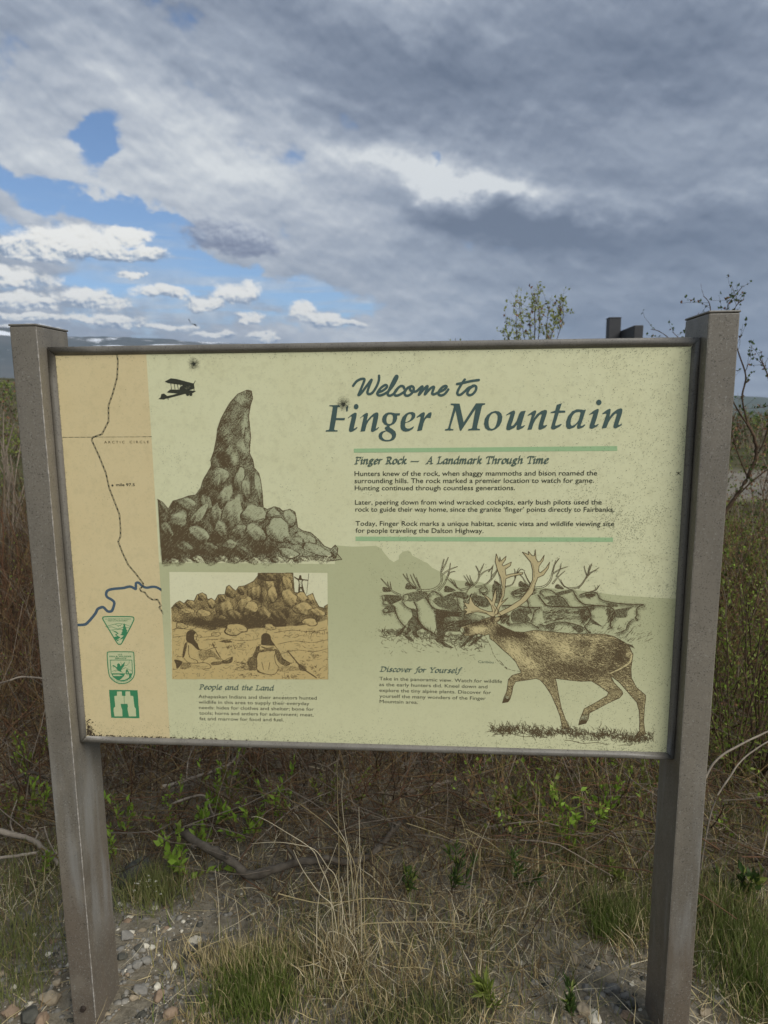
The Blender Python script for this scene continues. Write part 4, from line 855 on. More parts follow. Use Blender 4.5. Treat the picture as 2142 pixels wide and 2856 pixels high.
for a_ in (antA, antB, brow): C.fill(a_, 0)
hb = C.t.copy()
C.build('herd_drawing', m_brown, 4, grain=.85, seed=9)
# --- big caribou : antlers, ochre coat, brown ink
CC = Canvas(antA+antB+brow, .0005); [CC.fill(a_) for a_ in (antA, antB, brow)]; CC.build('caribou_antlers_colour', m_antler, 3)
CF = Canvas(body, .00055)
def coat(X, Z): return np.full_like(X, .75)
CF.grad(body, coat)
for T, (x, y), r_ in ((R5, (1165, 1050), 40), (R6, (150, 1440), 40), (R6, (820, 1610), 50), (R6, (1180, 1150), 0)):
    if r_:
        c_ = T([(x, y)])[0]; CF.ell(c_, r_*PXM/3.2, r_*PXM/3.2, 0, lambda X, Z, u, v, rr: .5*rr)
for (x, y, rx, ry, v) in ((670, 1010, 100, 70, .6), (240, 1040, 80, 90, .5), (370, 1130, 90, 60, .4), (430, 910, 110, 40, .3)):
    c_ = R6([(x, y)])[0]; w_ = CF.win(c_[0]-.06, c_[0]+.06, c_[1]-.06, c_[1]+.06); sl, X, Z = w_; CF.t[sl] += v*np.exp(-((X-c_[0])/(rx/3.072*PXM))**2-((Z-c_[1])/(ry/3.072*PXM))**2)
CF.clip(body); CF.build('caribou_coat_colour', m_fur, 3, grain=.5, seed=12)
C = Canvas(body+antA+antB+brow+ruff, .00045)
C.grad(body, lambda X, Z: .60+0*X)
def tone(items, T, s):
    for (x, y, rx, ry, rot, v) in items:
        c_ = T([(x, y)])[0]; R_ = max(rx, ry)/s*PXM*2.2; w_ = C.win(c_[0]-R_, c_[0]+R_, c_[1]-R_, c_[1]+R_)
        if not w_: continue
        sl, X, Z = w_; ca, sa = math.cos(-math.radians(rot)), math.sin(-math.radians(rot))
        u = ((X-c_[0])*ca+(Z-c_[1])*sa)/(rx/s*PXM); v2 = ((Z-c_[1])*ca-(X-c_[0])*sa)/(ry/s*PXM)
        C.t[sl] += v*np.exp(-u*u-v2*v2)
tone([(430, 915, 120, 45, 8, -.30), (660, 1010, 90, 75, 10, -.36), (230, 1040, 60, 110, -35, -.34), (370, 1140, 80, 45, 25, -.30), (880, 920, 160, 22, 0, -.22), (240, 890, 130, 42, 18, .38), (130, 850, 60, 60, 30, .3), (820, 960, 90, 50, -20, .18), (1130, 1060, 90, 120, 0, .34), (950, 1080, 60, 120, 10, .2), (500, 1060, 90, 60, 10, .10), (760, 1180, 240, 55, 5, .26), (760, 1245, 190, 30, 3, .2),
      (900, 1000, 25, 90, 12, -.15), (1060, 1200, 60, 50, 30, .2), (520, 1220, 60, 60, 0, .12), (330, 900, 60, 25, 10, .2), (1150, 940, 80, 30, 30, .2), (1180, 1220, 50, 80, 20, .12), (560, 1330, 35, 70, 20, .02), (980, 1300, 60, 40, 30, -.12), (1300, 1480, 25, 60, -10, .1), (1200, 1050, 25, 40, 0, -.25)], R6, 3.072)
tone([(1340, 1040, 90, 38, -5, -.42), (1210, 1040, 28, 34, 0, .5), (1330, 970, 90, 20, -18, .35), (1420, 975, 26, 18, 0, .3), (1165, 1040, 26, 34, 0, -.5), (1530, 935, 30, 26, 0, -.45), (1490, 930, 26, 30, 0, .45), (1560, 1080, 60, 90, 30, .15)], R5, 3.7705)
C.clip(body)
# hair : short strokes lying along the flank
gh = np.random.default_rng(33); sl, m = C.mask(body); js, is_ = np.nonzero(m)
for k_ in gh.integers(0, len(js), 5200):
    x = C.x0+(sl[1].start+is_[k_])*C.r; z = C.z0+(sl[0].start+js[k_])*C.r; tv = C.t[sl[0].start+js[k_], sl[1].start+is_[k_]]
    if z < .83 and x > .10 and gh.random() < .3: continue
    u = (x-.2)/.25; a_ = -1.05+.9*min(1, max(0, u))+gh.normal(0, .22); l_ = gh.uniform(.002, .006)
    vv = .85 if gh.random() < tv*1.05 else .12
    C.seg((x, z), (x+math.cos(a_)*l_, z+math.sin(a_)*l_), .00034, .0002, vv, 'set')
C.clip(body)
wp_ = crom(R6([(1235, 1070), (1215, 1130), (1140, 1180), (1050, 1222)]), 5); C.line(wp_, .0020, .0010, v=.05, op='set')
C.line(body+[body[0]], .00062)
for a_ in (antA, antB, brow): C.line(a_, .00062)
for p in ([(100, 600), (112, 500), (105, 420), (88, 340)], [(120, 590), (138, 480), (140, 400)], [(400, 400), (398, 340), (385, 280)], [(300, 570), (360, 500), (400, 420)]): C.line(R6(p), .0003)
C.line(R5([(1500, 880), (1510, 830), (1480, 780)]), .0004); C.line(R5([(1260, 850), (1340, 840), (1430, 868)]), .0004)
C.fill(dot(R5([(1418, 962)])[0], .0030, .0024), 1); C.fill(dot(R5([(1424, 956)])[0], .0008, .0008), 0); C.line(crom(R5([(1385, 950), (1420, 938), (1455, 960), (1430, 985), (1395, 975)]), 4, True), .0004)
C.line(crom(R5([(1185, 1030), (1200, 1020), (1210, 1040), (1195, 1055)]), 4, True), .0007); C.line(R5([(1160, 1082), (1200, 1085), (1250, 1080)]), .0005)
C.line(crom(R5([(1490, 925), (1510, 890), (1545, 870), (1572, 890), (1560, 930), (1520, 955)]), 4), .0007)
for p in ([(128, 1474), (145, 1432), (175, 1440), (195, 1432), (175, 1466)], [(780, 1663), (800, 1620), (850, 1625), (842, 1650)]): C.fill(R6(p), .95)
C.fill(R6([(1180, 962), (1240, 980), (1262, 1010), (1215, 990)]), .8)
dl = crom(ruff[:10], 6)                # broken line of the throat hair
for i, (p, q) in enumerate(zip(dl[:-1], dl[1:])):
    if i % 3 != 2: C.seg(p, q, .00036)
# tussock of grass under the feet
g = np.random.default_rng(44)
C2 = Canvas(R6([(0, 1590), (1440, 1830)]), .00045)
for i in range(1500):
    x = g.uniform(20, 1420); f_ = (x-20)/1400; yb = 1700+90*f_+12*math.sin(x/60)
    y = yb+g.normal(0, 20)
    dens = .5+.5*math.sin(x/90)**2
    if g.random() > dens: continue
    p = R6([(x, y)])[0]; a_ = g.normal(1.75, .75); l_ = g.uniform(.004, .018)*(1 if g.random() < .3 else .6)
    q = (p[0]+math.cos(a_)*l_*.6, p[1]+math.sin(a_)*l_*.6); r_ = (q[0]+math.cos(a_+.5)*l_*.5, q[1]+math.sin(a_+.5)*l_*.5)
    C2.line([p, q, r_], .00046, .00018)
for (x0, x1, y0) in ((10, 330, 1702), (60, 520, 1735), (660, 1300, 1800)):
    C2.line([R6([(x, y0+8*math.sin(x/40)+(x-x0)*.08)])[0] for x in range(x0, x1, 18)], .0005)

C2.build('meadow_drawing', m_brown, 5, grain=.5, seed=2)
C.contrast(1.35, .62); C.build('caribou_drawing', m_brown, 4, grain=.78, seed=7)

# --- framed picture : people and the land
fr = R4([(133, 110), (1513, 118), (1520, 1047), (158, 1045)])
sheet('picture_sky', fr[::-1], m_cream, 3)
land = [(150, 425), (190, 380), (225, 362), (262, 385), (290, 352), (350, 362), (375, 308), (420, 290), (455, 308), (468, 350), (500, 338), (530, 362), (560, 308), (618, 305), (632, 240), (655, 224), (712, 275), (740, 236), (790, 230), (830, 210), (868, 190), (905, 145), (908, 119), (1212, 119), (1225, 285), (1250, 292), (1270, 280), (1310, 282), (1330, 322), (1385, 295), (1405, 350), (1440, 412), (1490, 425), (1485, 410), (1517, 392), (1520, 1047), (158, 1045)]
Cl = Canvas(R4(land), .0006); Cl.fill(R4(land)); Cl.build('picture_land', m_tan, 4)
C = Canvas(fr, .00050); lp = R4(land)
rockp = R4(land[:36]+[(1519, 520), (1400, 560), (1250, 580), (1060, 590), (900, 600), (820, 610), (600, 600), (500, 620), (350, 590), (160, 540)])
C.grad(rockp, lambda X, Z: .50+.14*np.sin(X*150+Z*60)*np.sin(Z*120-X*30))
B = lambda *a, **k_: boulder(C, R4, 3.13, *a, **k_)
for a in [(225, 400, 50, 40, 0, .35), (320, 390, 50, 38, 0, .25), (418, 325, 46, 38, 0, .3), (500, 385, 42, 48, 0, .18), (590, 340, 40, 45, 0, .4), (660, 285, 50, 62, -15, .3), (760, 270, 40, 45, 0, .45), (430, 470, 80, 36, 5, .08), (280, 450, 80, 30, 0, .12), (620, 430, 80, 90, 25, .25), (780, 400, 60, 110, 35, .2), (880, 290, 60, 80, 30, .22), (1010, 220, 48, 70, 5, .14), (1030, 310, 60, 80, 5, .10), (1160, 220, 46, 100, 0, .2), (980, 150, 80, 50, 0, .5), (850, 420, 82, 55, -15, .06), (1180, 340, 80, 90, 0, .12), (1290, 330, 60, 48, 0, .08), (1370, 340, 38, 52, 0, .1), (1300, 430, 110, 60, 10, .12), (1420, 460, 80, 40, 10, .14), (700, 490, 90, 55, 20, .3), (950, 480, 80, 70, 15, .36), (1090, 500, 70, 70, 0, .4)]:
    B(*a[:5], lo=a[5], hi=min(1, a[5]+.6), rim=.62)
for (x, y, rx, ry, v) in ((560, 560, 160, 40, .5), (940, 560, 260, 42, .55), (350, 540, 120, 35, .35), (820, 500, 120, 50, .3), (1080, 260, 40, 120, .3), (930, 330, 30, 100, .3), (1150, 470, 80, 50, .25), (1350, 500, 120, 25, .15)):
    c_ = R4([(x, y)])[0]; w_ = C.win(c_[0]-.09, c_[0]+.09, c_[1]-.05, c_[1]+.05); sl, X, Z = w_; C.t[sl] += v*np.exp(-((X-c_[0])/(rx/3.13*PXM))**2-((Z-c_[1])/(ry/3.13*PXM))**2)
C.clip(lp)
C.line(R4(land[:36]), .0006)
for a in [(710, 610, 110, 62, 0, .04), (1360, 545, 75, 40, 0, .05), (1010, 590, 55, 32, 0, .2), (540, 655, 45, 22, 0, .06), (240, 580, 60, 30, 0, .2)]: B(*a[:5], lo=a[5], hi=.4, rim=.75)
for i in range(620):
    x = g.uniform(165, 1510); y = g.uniform(600, 1040); p = R4([(x, y)])[0]; a_ = g.normal(.15, .35) if g.random() < .6 else g.uniform(.8, 2.4); l_ = g.uniform(.002, .010)*(1 if a_ < .8 else .7)
    C.line([p, (p[0]+math.cos(a_)*l_, p[1]+math.sin(a_)*l_)], .00034, .0002)
for (x0, y0, x1, y1) in ((160, 615, 360, 600), (165, 680, 520, 668), (430, 705, 900, 700), (1050, 640, 1500, 612), (1080, 740, 1515, 700), (1120, 820, 1510, 780)):
    C.line(crom(R4([(x0, y0), (x0*.66+x1*.34, (y0+y1)/2-8), (x0*.3+x1*.7, (y0+y1)/2+5), (x1, y1)]), 6), .0004)
C.fill(R4([(565, 715), (610, 702), (660, 705), (690, 722), (620, 728)]), .7, 'max')
def fig(poly, v): C.fill(crom(R4(poly), 3, True), v)
# left figure seated, knee up
fig([(255, 860), (250, 820), (270, 740), (290, 720), (345, 740), (390, 790), (440, 800), (520, 770), (545, 770), (560, 800), (540, 805), (600, 880), (640, 870), (685, 850), (688, 870), (670, 905), (600, 910), (520, 915), (490, 945), (430, 960), (330, 955), (260, 960), (190, 955), (235, 910)], .10)
for p, v in (([(178, 875), (245, 890), (235, 920), (200, 955), (190, 915)], .9), ([(285, 640), (310, 618), (345, 618), (365, 640), (350, 660), (352, 700), (375, 730), (395, 790), (370, 780), (330, 740), (285, 715), (280, 670)], .88), ([(268, 735), (290, 730), (280, 790), (262, 850), (248, 850), (252, 800)], .7), ([(390, 800), (430, 810), (500, 790), (560, 850), (590, 880), (560, 880), (500, 850), (440, 880), (400, 870)], .45), ([(590, 885), (640, 880), (686, 852), (680, 895), (640, 910), (590, 905)], .7), ([(500, 900), (580, 890), (600, 910), (510, 925)], .6), ([(255, 900), (330, 915), (300, 950), (230, 955)], .5), ([(330, 920), (400, 930), (480, 930), (430, 958), (340, 955)], .3)): fig(p, v)
for p in ([(250, 860), (275, 740), (300, 720)], [(365, 640), (378, 665), (368, 680), (372, 700), (352, 702)], [(375, 730), (400, 790), (440, 798), (530, 768), (548, 770)], [(300, 750), (310, 850), (370, 880), (385, 905)], [(260, 860), (300, 900), (380, 905), (430, 900), (480, 915), (495, 945), (430, 960)], [(515, 735), (540, 790), (580, 860)], [(510, 730), (520, 765)], [(540, 800), (600, 880), (645, 865), (688, 850)]): C.line(crom(R4(p), 4), .0006)
# right figure from behind
fig([(890, 760), (930, 745), (1050, 745), (1100, 800), (1140, 880), (1200, 905), (1280, 910), (1320, 960), (1300, 975), (1200, 970), (1080, 975), (1060, 1010), (950, 1000), (900, 975), (820, 970), (810, 880), (860, 850)], .10)
for p, v in (([(935, 700), (938, 665), (960, 645), (990, 645), (1015, 665), (1025, 705), (1055, 745), (1045, 752), (950, 748), (935, 735)], .92), ([(895, 765), (925, 760), (910, 820), (890, 870), (860, 850), (880, 800)], .7), ([(820, 870), (860, 850), (900, 880), (895, 960), (840, 965), (815, 920)], .6), ([(1055, 780), (1085, 800), (1130, 870), (1190, 910), (1150, 930), (1090, 900), (1060, 840)], .6), ([(900, 960), (940, 990), (1010, 1005), (960, 1000), (905, 985)], .7), ([(1085, 940), (1200, 930), (1300, 960), (1180, 975), (1080, 975)], .4), ([(1260, 910), (1310, 930), (1330, 970), (1275, 968)], .6), ([(905, 790), (1050, 780), (1045, 800), (1000, 800), (910, 812)], .6)): fig(p, v)
for p in ([(890, 765), (930, 747)], [(1050, 748), (1090, 800), (1130, 870), (1200, 908)], [(940, 760), (990, 775), (1040, 762)], [(940, 765), (990, 782), (1045, 770)], [(900, 820), (895, 900), (905, 970), (1000, 1005), (1055, 1000), (1085, 960)], [(1050, 830), (1060, 900), (1090, 940)], [(1165, 800), (1230, 880), (1290, 950), (1415, 1033)], [(1168, 798), (1235, 878), (1295, 945), (1418, 1030)], [(940, 895), (955, 960)], [(1010, 900), (1000, 960)]): C.line(crom(R4(p), 3), .0006)
# standing figure with spear
fig([(1268, 140), (1286, 142), (1288, 162), (1300, 172), (1342, 178), (1340, 186), (1300, 184), (1296, 220), (1312, 280), (1298, 285), (1280, 250), (1272, 285), (1258, 285), (1262, 220), (1258, 185), (1225, 160), (1222, 148), (1262, 168)], .9)
C.fill(R4([(1268, 180), (1290, 180), (1288, 240), (1272, 240)]), .3); C.line(R4([(1350, 125), (1332, 300)]), .00045)
g = np.random.default_rng(8)
for i in range(70):
    x, y = g.uniform(690, 860), g.uniform(890, 970); p = R4([(x, y)])[0]; a_ = g.uniform(-.6, .8); l_ = .006; C.line([p, (p[0]+math.cos(a_)*l_, p[1]+math.sin(a_)*l_)], .0005, .0002)
for cx, cy, n, sp in ((690, 770, 30, 40), (1390, 640, 34, 50), (1180, 1030, 30, 40), (780, 1020, 26, 60), (1370, 940, 26, 50), (1400, 850, 16, 40)):
    for i in range(n):
        p = R4([(cx+g.normal(0, sp), cy+g.normal(0, 10))])[0]; a_ = g.uniform(.2, 2.9); l_ = g.uniform(.002, .005); C.line([p, (p[0]+math.cos(a_)*l_, p[1]+math.sin(a_)*l_)], .0005, .0002)
C.contrast(1.5, .48); C.crayon(.09, 8, (1, 1)); C.clip(fr); C.build('people_picture_drawing', m_brown, 5, grain=.85, seed=15)

# --- damage : two shot marks, mildew round the rim, an insect, dirt in the corner
def mark(px, py, r_, seed):
    c_ = U(px, py); C = Canvas([(c_[0]-r_*2.4, c_[1]-r_*2.4), (c_[0]+r_*2.4, c_[1]+r_*2.4)], .00035, 0)
    g = np.random.default_rng(seed)
    X = C.x0+(np.arange(C.nx)+.5)*C.r; Z = C.z0+(np.arange(C.nz)+.5)*C.r
    d = np.hypot(X[None]-c_[0], Z[:, None]-c_[1])/r_; th = np.arctan2(Z[:, None]-c_[1], X[None]-c_[0])
    C.t = (.62*np.exp(-(d/1.15)**2)*(1+.5*np.sin(th*9+seed)*np.sin(th*4)))+np.where(d < .42+.08*np.sin(th*3), 1.2, 0)
    C.build('impact_mark', m_black, 5, grain=.95, seed=seed)
mark(541, 1015, .0075, 4); mark(958, 1127, .0085, 9)
g = np.random.default_rng(77)
Cd = Canvas([(-.6105, .6870), (.6105, 1.4905)], .0009, 0)
X = Cd.x0+(np.arange(Cd.nx)+.5)*Cd.r; Z = Cd.z0+(np.arange(Cd.nz)+.5)*Cd.r
low = np.array([[mnoise.noise((x*7, z*7, 3.1))*.6+mnoise.noise((x*22, z*22, 9.1))*.4 for x in X[::6]] for z in Z[::6]])
low = np.kron(low, np.ones((6, 6)))[:Cd.nz, :Cd.nx]
ex = np.clip((X-.30)/.30, 0, 1)[None]; eb = np.clip((.735-Z)/.05, 0, 1)[:, None]; et = np.clip((Z-1.475)/.015, 0, 1)[:, None]
Cd.t = np.clip(low*1.2-.18, 0, 1)*(.03+.20*ex**1.4+.18*eb)+.020*ex+.05*eb**2+.02*et
n = g.random(Cd.t.shape); Cd.t = np.where(n < Cd.t, 1.0, 0.0); Cd.t[:, :2] = np.where(g.random((Cd.nz, 2)) < .12, 1, Cd.t[:, :2])
Cd.build('mildew_specks', ink_mat('mildew_grey', (96, 98, 76), wear=.6), 6)
m_dirt, _b = new_mat('dirt_brown', .95); _v = geopos(); setc(_b, mixc(noi(_v, 300, 3, .7), lin(52, 44, 34), lin(92, 80, 62)))
Vd, Fd = [], []
for i in range(230):
    if i < 120: x = -.608+abs(g.normal(0, .007)); z = .690+abs(g.normal(0, .014))
    else: x = -.608+abs(g.normal(0, .17)); z = .6885+abs(g.normal(0, .0012))
    r_ = g.uniform(.0008, .0022); k0 = len(Vd)
    for a_ in range(5): Vd.append((x+r_*math.cos(a_*1.2566+i), YP-.0006, z+r_*math.sin(a_*1.2566+i)*.7))
    Vd.append((x, YP-.0006-r_*.7, z)); Fd += [(k0+a_, k0+(a_+1) % 5, k0+5) for a_ in range(5)]
onpanel(mobj('corner_dirt', np_mesh('corner_dirt', Vd, np.array(Fd), [m_dirt]), kind='stuff'))
C = Canvas(R6([(1560, 300), (1620, 360)])+[U(1885, 1312), U(1905, 1330)], .0003)
p0 = U(1892, 1320)
for a_, l_ in ((.6, .006), (2.6, .005), (4.0, .005), (5.6, .006), (1.7, .003)): C.line([p0, (p0[0]+math.cos(a_)*l_, p0[1]+math.sin(a_)*l_)], .0006, .0003)
C.build('insect_spot', m_black, 6)
# ================================================================== THE LAND
def height(x, y):
    x = np.asarray(x, float); y = np.asarray(y, float); d = np.hypot(x, y); a = np.degrees(np.arctan2(x, np.maximum(y, 1e-3)))
    left = np.clip((-a-6)/16, 0, 1); left = left*left*(3-2*left)
    h = left*np.clip(d-10, 0, 75)*.062
    h = h-np.clip(d-85, 0, None)*np.where(d < 900, .09, 0)-np.where(d >= 900, 815*.09, 0)
    h = h-(1-left)*np.clip(d-38, 0, 47)*.03
    h += .018*np.sin(x*2.1+.7)*np.cos(y*1.7)+.010*np.sin(x*5.3+y*3.1)+.006*np.sin(x*11.7-y*9.1)
    h += np.clip(d-12, 0, 60)*.006*np.sin(x*.23+1)*np.cos(y*.19)
    return h
def hz(x, y): return float(height(x, y))
def axis(lo, hi, near, step, grow):
    out = [0.0]; s_ = step
    while out[-1] < hi:
        if out[-1] > near: s_ *= grow
        out.append(out[-1]+s_)
    neg = [0.0]; s_ = step
    while neg[-1] > lo:
        if -neg[-1] > near*.7: s_ *= grow
        neg.append(neg[-1]-s_)
    return np.array(neg[::-1][:-1]+out)
xs = axis(-6000, 6000, 3.0, .035, 1.09); ys = axis(-6000, 6000, 3.0, .035, 1.09)
XX, YY = np.meshgrid(xs, ys); ZZ = height(XX, YY)
rr_ = np.random.default_rng(2).normal(0, 1, XX.shape); nearm = np.clip((6-np.hypot(XX, YY))/3, 0, 1)
ZZ = ZZ+rr_*.0022*nearm
V = np.stack([XX, YY, ZZ], -1).reshape(-1, 3); nx_, ny_ = len(xs), len(ys)
I = np.arange(nx_*ny_).reshape(ny_, nx_); Fq = np.stack([I[:-1, :-1], I[:-1, 1:], I[1:, 1:], I[1:, :-1]], -1).reshape(-1, 4)
m_ground, gb = new_mat('soil_and_tundra', .95, .1); v = geopos(); px, py, pz = sep(v)
dist = mt('SQRT', px*px+py*py)
n1 = noi(v, 3.0, 6, .65); n2 = noi(v, 34, 5, .7); n3 = noi(v, 150, 4, .75); nf = noi(v, .35, 6, .65); nff = noi(v, .04, 7, .65)
soil = mixc(sat((n2-.38)*3), lin(102, 96, 82), lin(146, 138, 120)); soil = mixc(sat((n3-.5)*4)*.6, soil, lin(150, 142, 126))
soil = mixc(sat((n1-.5)*5)*.5, soil, lin(88, 78, 62))
brush = mixc(sat((n1-.40)*4), lin(72, 60, 42), lin(116, 100, 66))
mid = mixc(sat((nf-.42)*5), lin(62, 66, 42), lin(96, 90, 64)); mid = mixc(sstep(.64, .72, noi(v, 1.1, 5, .7))*.8, mid, lin(176, 172, 160))
far_ = mixc(sat((nff-.42)*5), lin(64, 72, 44), lin(92, 92, 66))
lot = sstep(9.6, 10.6, py+nf*2.4)*sstep(15.4, 13.6, py+nf*2.4)*sstep(1.5, 3.0, px)
c = mixc(sstep(1.2, 2.4, py), soil, brush); c = mixc(sstep(5, 9, dist), c, mid); c = mixc(sstep(90, 300, dist), c, far_)
c = mixc(lot*.9, c, mixc(n2, lin(112, 108, 98), lin(146, 140, 128)))
setc(gb, c); bump(gb, n3+n2, .6, .01)
mobj('ground', np_mesh('ground', V, Fq, [m_ground], smooth=True), kind='structure')

# distant ridges : height given by its angle over the horizon
def ridge(name, R0, a0, a1, prof, depth, seed, mat, base=-90):
    na, nd = 420, 26; A = np.radians(np.linspace(a0, a1, na)); V = []
    pa = np.array([p[0] for p in prof]); pe = np.array([p[1] for p in prof])
    for j in range(nd):
        t = j/(nd-1)
        for i, a in enumerate(A):
            e_ = np.interp(math.degrees(a), pa, pe); top = CAM[2]+R0*math.tan(math.radians(e_))
            R_ = R0-depth*(1-t)
            n_ = mnoise.fractal(Vector((a*9, t*1.6, seed)), .9, 2.1, 6)
            prof_ = math.sin(min(t*1.15, 1)*math.pi/2)**1.3
            n2_ = mnoise.fractal(Vector((a*55, t*4, seed+4)), .9, 2.1, 4)
            z = base+(top-base)*prof_*(1+.02*n_*(1-t))+(.035*n_+.012*n2_)*(top-base)*(.25+.75*math.sin(t*math.pi))
            V.append((CAM[0]+R_*math.sin(a), CAM[1]+R_*math.cos(a), z))
    I = np.arange(na*nd).reshape(nd, na); Fq = np.stack([I[:-1, :-1], I[:-1, 1:], I[1:, 1:], I[1:, :-1]], -1).reshape(-1, 4)
    return mobj(name, np_mesh(name, V, Fq, [mat], smooth=True), kind='structure')
m_mtn, mb = new_mat('bare_mountain_tundra', .95, .1); v = geopos(); px, py, pz = sep(v)
n1 = noi(v, .006, 8, .65); n2 = noi(comb(px*.003, py*.003, pz*.022), 1.6, 6, .7)
c = mixc(sat((n1-.40)*4), lin(58, 62, 54), lin(84, 82, 74))
c = mixc(sstep(.53, .60, n2)*sstep(140, 230, pz), c, lin(232, 236, 240)); setc(mb, c)
m_hill, hb2 = new_mat('wooded_lowland', .95, .1); v = geopos(); n1 = noi(v, .01, 7, .65); setc(hb2, mixc(n1, lin(52, 62, 40), lin(84, 88, 60)))
azl = azel(0, 924); e1_ = azel(190, 950)[1]; e2_ = azel(560, 963)[1]
ridge('mountain_ridge', 3400, -62, 24, [(-62, 5.5), (-40, 6.6), (azl[0], azl[1]-.05), (azel(190, 950)[0], e1_), (azel(300, 955)[0], azel(300, 955)[1]), (azel(560, 963)[0], e2_), (azel(720, 972)[0], azel(720, 972)[1]), (-2, 3.4), (12, 1.6), (24, .4)], 1300, 3.0, m_mtn)
ridge('low_hills', 2900, 2, 70, [(2, -.8), (14, .3), (azel(2060, 1106)[0], azel(2060, 1106)[1]), (azel(2142, 1110)[0], azel(2142, 1110)[1]), (50, .9), (70, 1.2)], 1000, 8.0, m_hill)
ridge('wooded_slope', 1500, -60, 70, [(-60, .6), (-30, .2), (0, -1.3), (azel(2080, 1150)[0], azel(2080, 1150)[1]), (70, -.3)], 600, 12.0, m_hill, base=-85)

# ------------------------------------------------------------------ plant building blocks (vectorised)
def col_mat(name, a, b_, scale=30, rough=.85, trans=0.0, spec=.2, var=.9):
    m, b = new_mat(name, rough, spec); v = geopos()
    n = noi(v, scale, 4, .65); n2 = noi(v, scale*.13, 2, .6)
    setc(b, mixc(sat((n*.5+n2*.5-.36)*3.2)*var, lin(*a), lin(*b_)))
    if trans:
        t = nnew('ShaderNodeBsdfTranslucent'); lk(mixc(n, lin(*a), lin(*b_)), t.inputs[0])
        s_ = nnew('ShaderNodeMixShader'); s_.inputs[0].default_value = trans
        out = G.nt.nodes['Material Output']; lk(b.outputs[0], s_.inputs[1]); lk(t.outputs[0], s_.inputs[2]); lk(s_.outputs[0], out.inputs[0])
    return m
m_tw_dark = col_mat('twig_dark_brown', (62, 50, 38), (100, 82, 64))
m_tw_red = col_mat('twig_red_brown', (82, 58, 42), (124, 94, 70))
m_tw_grey = col_mat('twig_weathered_grey', (100, 90, 78), (146, 134, 116))
m_tw_tan = col_mat('stem_tan', (98, 80, 52), (140, 118, 82))
m_straw = col_mat('straw_pale', (142, 126, 88), (192, 178, 136), 12)
m_straw2 = col_mat('straw_brown', (96, 80, 54), (146, 124, 88), 12)
m_straw3 = col_mat('straw_bleached', (176, 164, 134), (210, 200, 172), 12)
m_gr = col_mat('grass_green', (80, 98, 42), (124, 138, 66), 9, trans=.3)
m_gr2 = col_mat('grass_dull_green', (92, 102, 56), (140, 142, 88), 9, trans=.25)
m_leaf = col_mat('leaf_fresh_green', (112, 150, 40), (164, 188, 82), 14, .6, trans=.35, spec=.3)
m_leaf2 = col_mat('leaf_olive_green', (98, 114, 44), (146, 154, 78), 14, .6, trans=.35, spec=.3)
m_leaf3 = col_mat('leaf_dark_green', (52, 74, 32), (86, 106, 52), 14, .6, trans=.3, spec=.3)
m_leafred = col_mat('leaf_dead_brown', (92, 66, 48), (138, 104, 76), 14)
m_stone = [col_mat('stone_grey', (96, 94, 88), (150, 146, 136), 60, .9), col_mat('stone_tan', (120, 110, 92), (170, 156, 132), 60, .9),
           col_mat('stone_pale', (176, 170, 152), (214, 208, 190), 60, .9), col_mat('stone_dark', (62, 62, 56), (98, 96, 86), 60, .9), col_mat('stone_rust', (118, 100, 82), (154, 134, 112), 60, .9)]
def tubes(P, Rr, sides=3):
    """P (n,k,3) paths, Rr (n,k) radii"""
    n, k, _ = P.shape; T = np.gradient(P, axis=1); T /= np.linalg.norm(T, axis=2, keepdims=True)+1e-9
    ref = np.where(np.abs(T[:, :, 2:3]) > .9, np.array([1., 0, 0]), np.array([0, 0, 1.]))
    A = np.cross(T, ref); A /= np.linalg.norm(A, axis=2, keepdims=True)+1e-9; B_ = np.cross(T, A)
    th = np.arange(sides)*2*math.pi/sides
    V = P[:, :, None]+Rr[:, :, None, None]*(A[:, :, None]*np.cos(th)[None, None, :, None]+B_[:, :, None]*np.sin(th)[None, None, :, None])
    I = np.arange(n*k*sides).reshape(n, k, sides); J = np.roll(I, -1, 2)
    Fq = np.stack([I[:, :-1], J[:, :-1], J[:, 1:], I[:, 1:]], -1).reshape(-1, 4)
    return V.reshape(-1, 3), Fq, (k-1)*sides
def walk(base, d0, L, k, wig, droop, g):
    """curving stems : base (n,3), d0 (n,3) unit, L (n,)"""
    n = len(base); P = np.zeros((n, k, 3)); P[:, 0] = base; d = d0.copy()
    for i in range(1, k):
        d = d+g.normal(0, wig, (n, 3)); d[:, 2] -= droop; d /= np.linalg.norm(d, axis=1, keepdims=True)+1e-9
        P[:, i] = P[:, i-1]+d*(L/(k-1))[:, None]
    return P
def dirs(n, tilt, g, az_=None):
    a = g.uniform(0, 2*math.pi, n) if az_ is None else az_; t = np.abs(g.normal(0, tilt, n))
    return np.stack([np.sin(t)*np.cos(a), np.sin(t)*np.sin(a), np.cos(t)], 1)
def leaves(P, D_, L, Wd, g):
    """pointed leaves folded along the midrib : 6 verts, 4 faces"""
    n = len(P); up = g.normal(0, 1, (n, 3)); S1 = np.cross(D_, up); S1 /= np.linalg.norm(S1, axis=1, keepdims=True)+1e-9
    N = np.cross(S1, D_); L = L[:, None]; Wd = Wd[:, None]
    m1 = P+D_*L*.45-N*L*.04; tip = P+D_*L-N*L*.14
    V = np.stack([P, m1+S1*Wd+N*Wd*.5, m1, m1-S1*Wd+N*Wd*.5, tip], 1).reshape(-1, 3); o = np.arange(n)[:, None]*5
    Fc = np.stack([o+np.array([[0, 2, 1]]), o+np.array([[0, 3, 2]]), o+np.array([[1, 2, 4]]), o+np.array([[2, 3, 4]])], 1).reshape(-1, 3)
    return V, Fc, 4
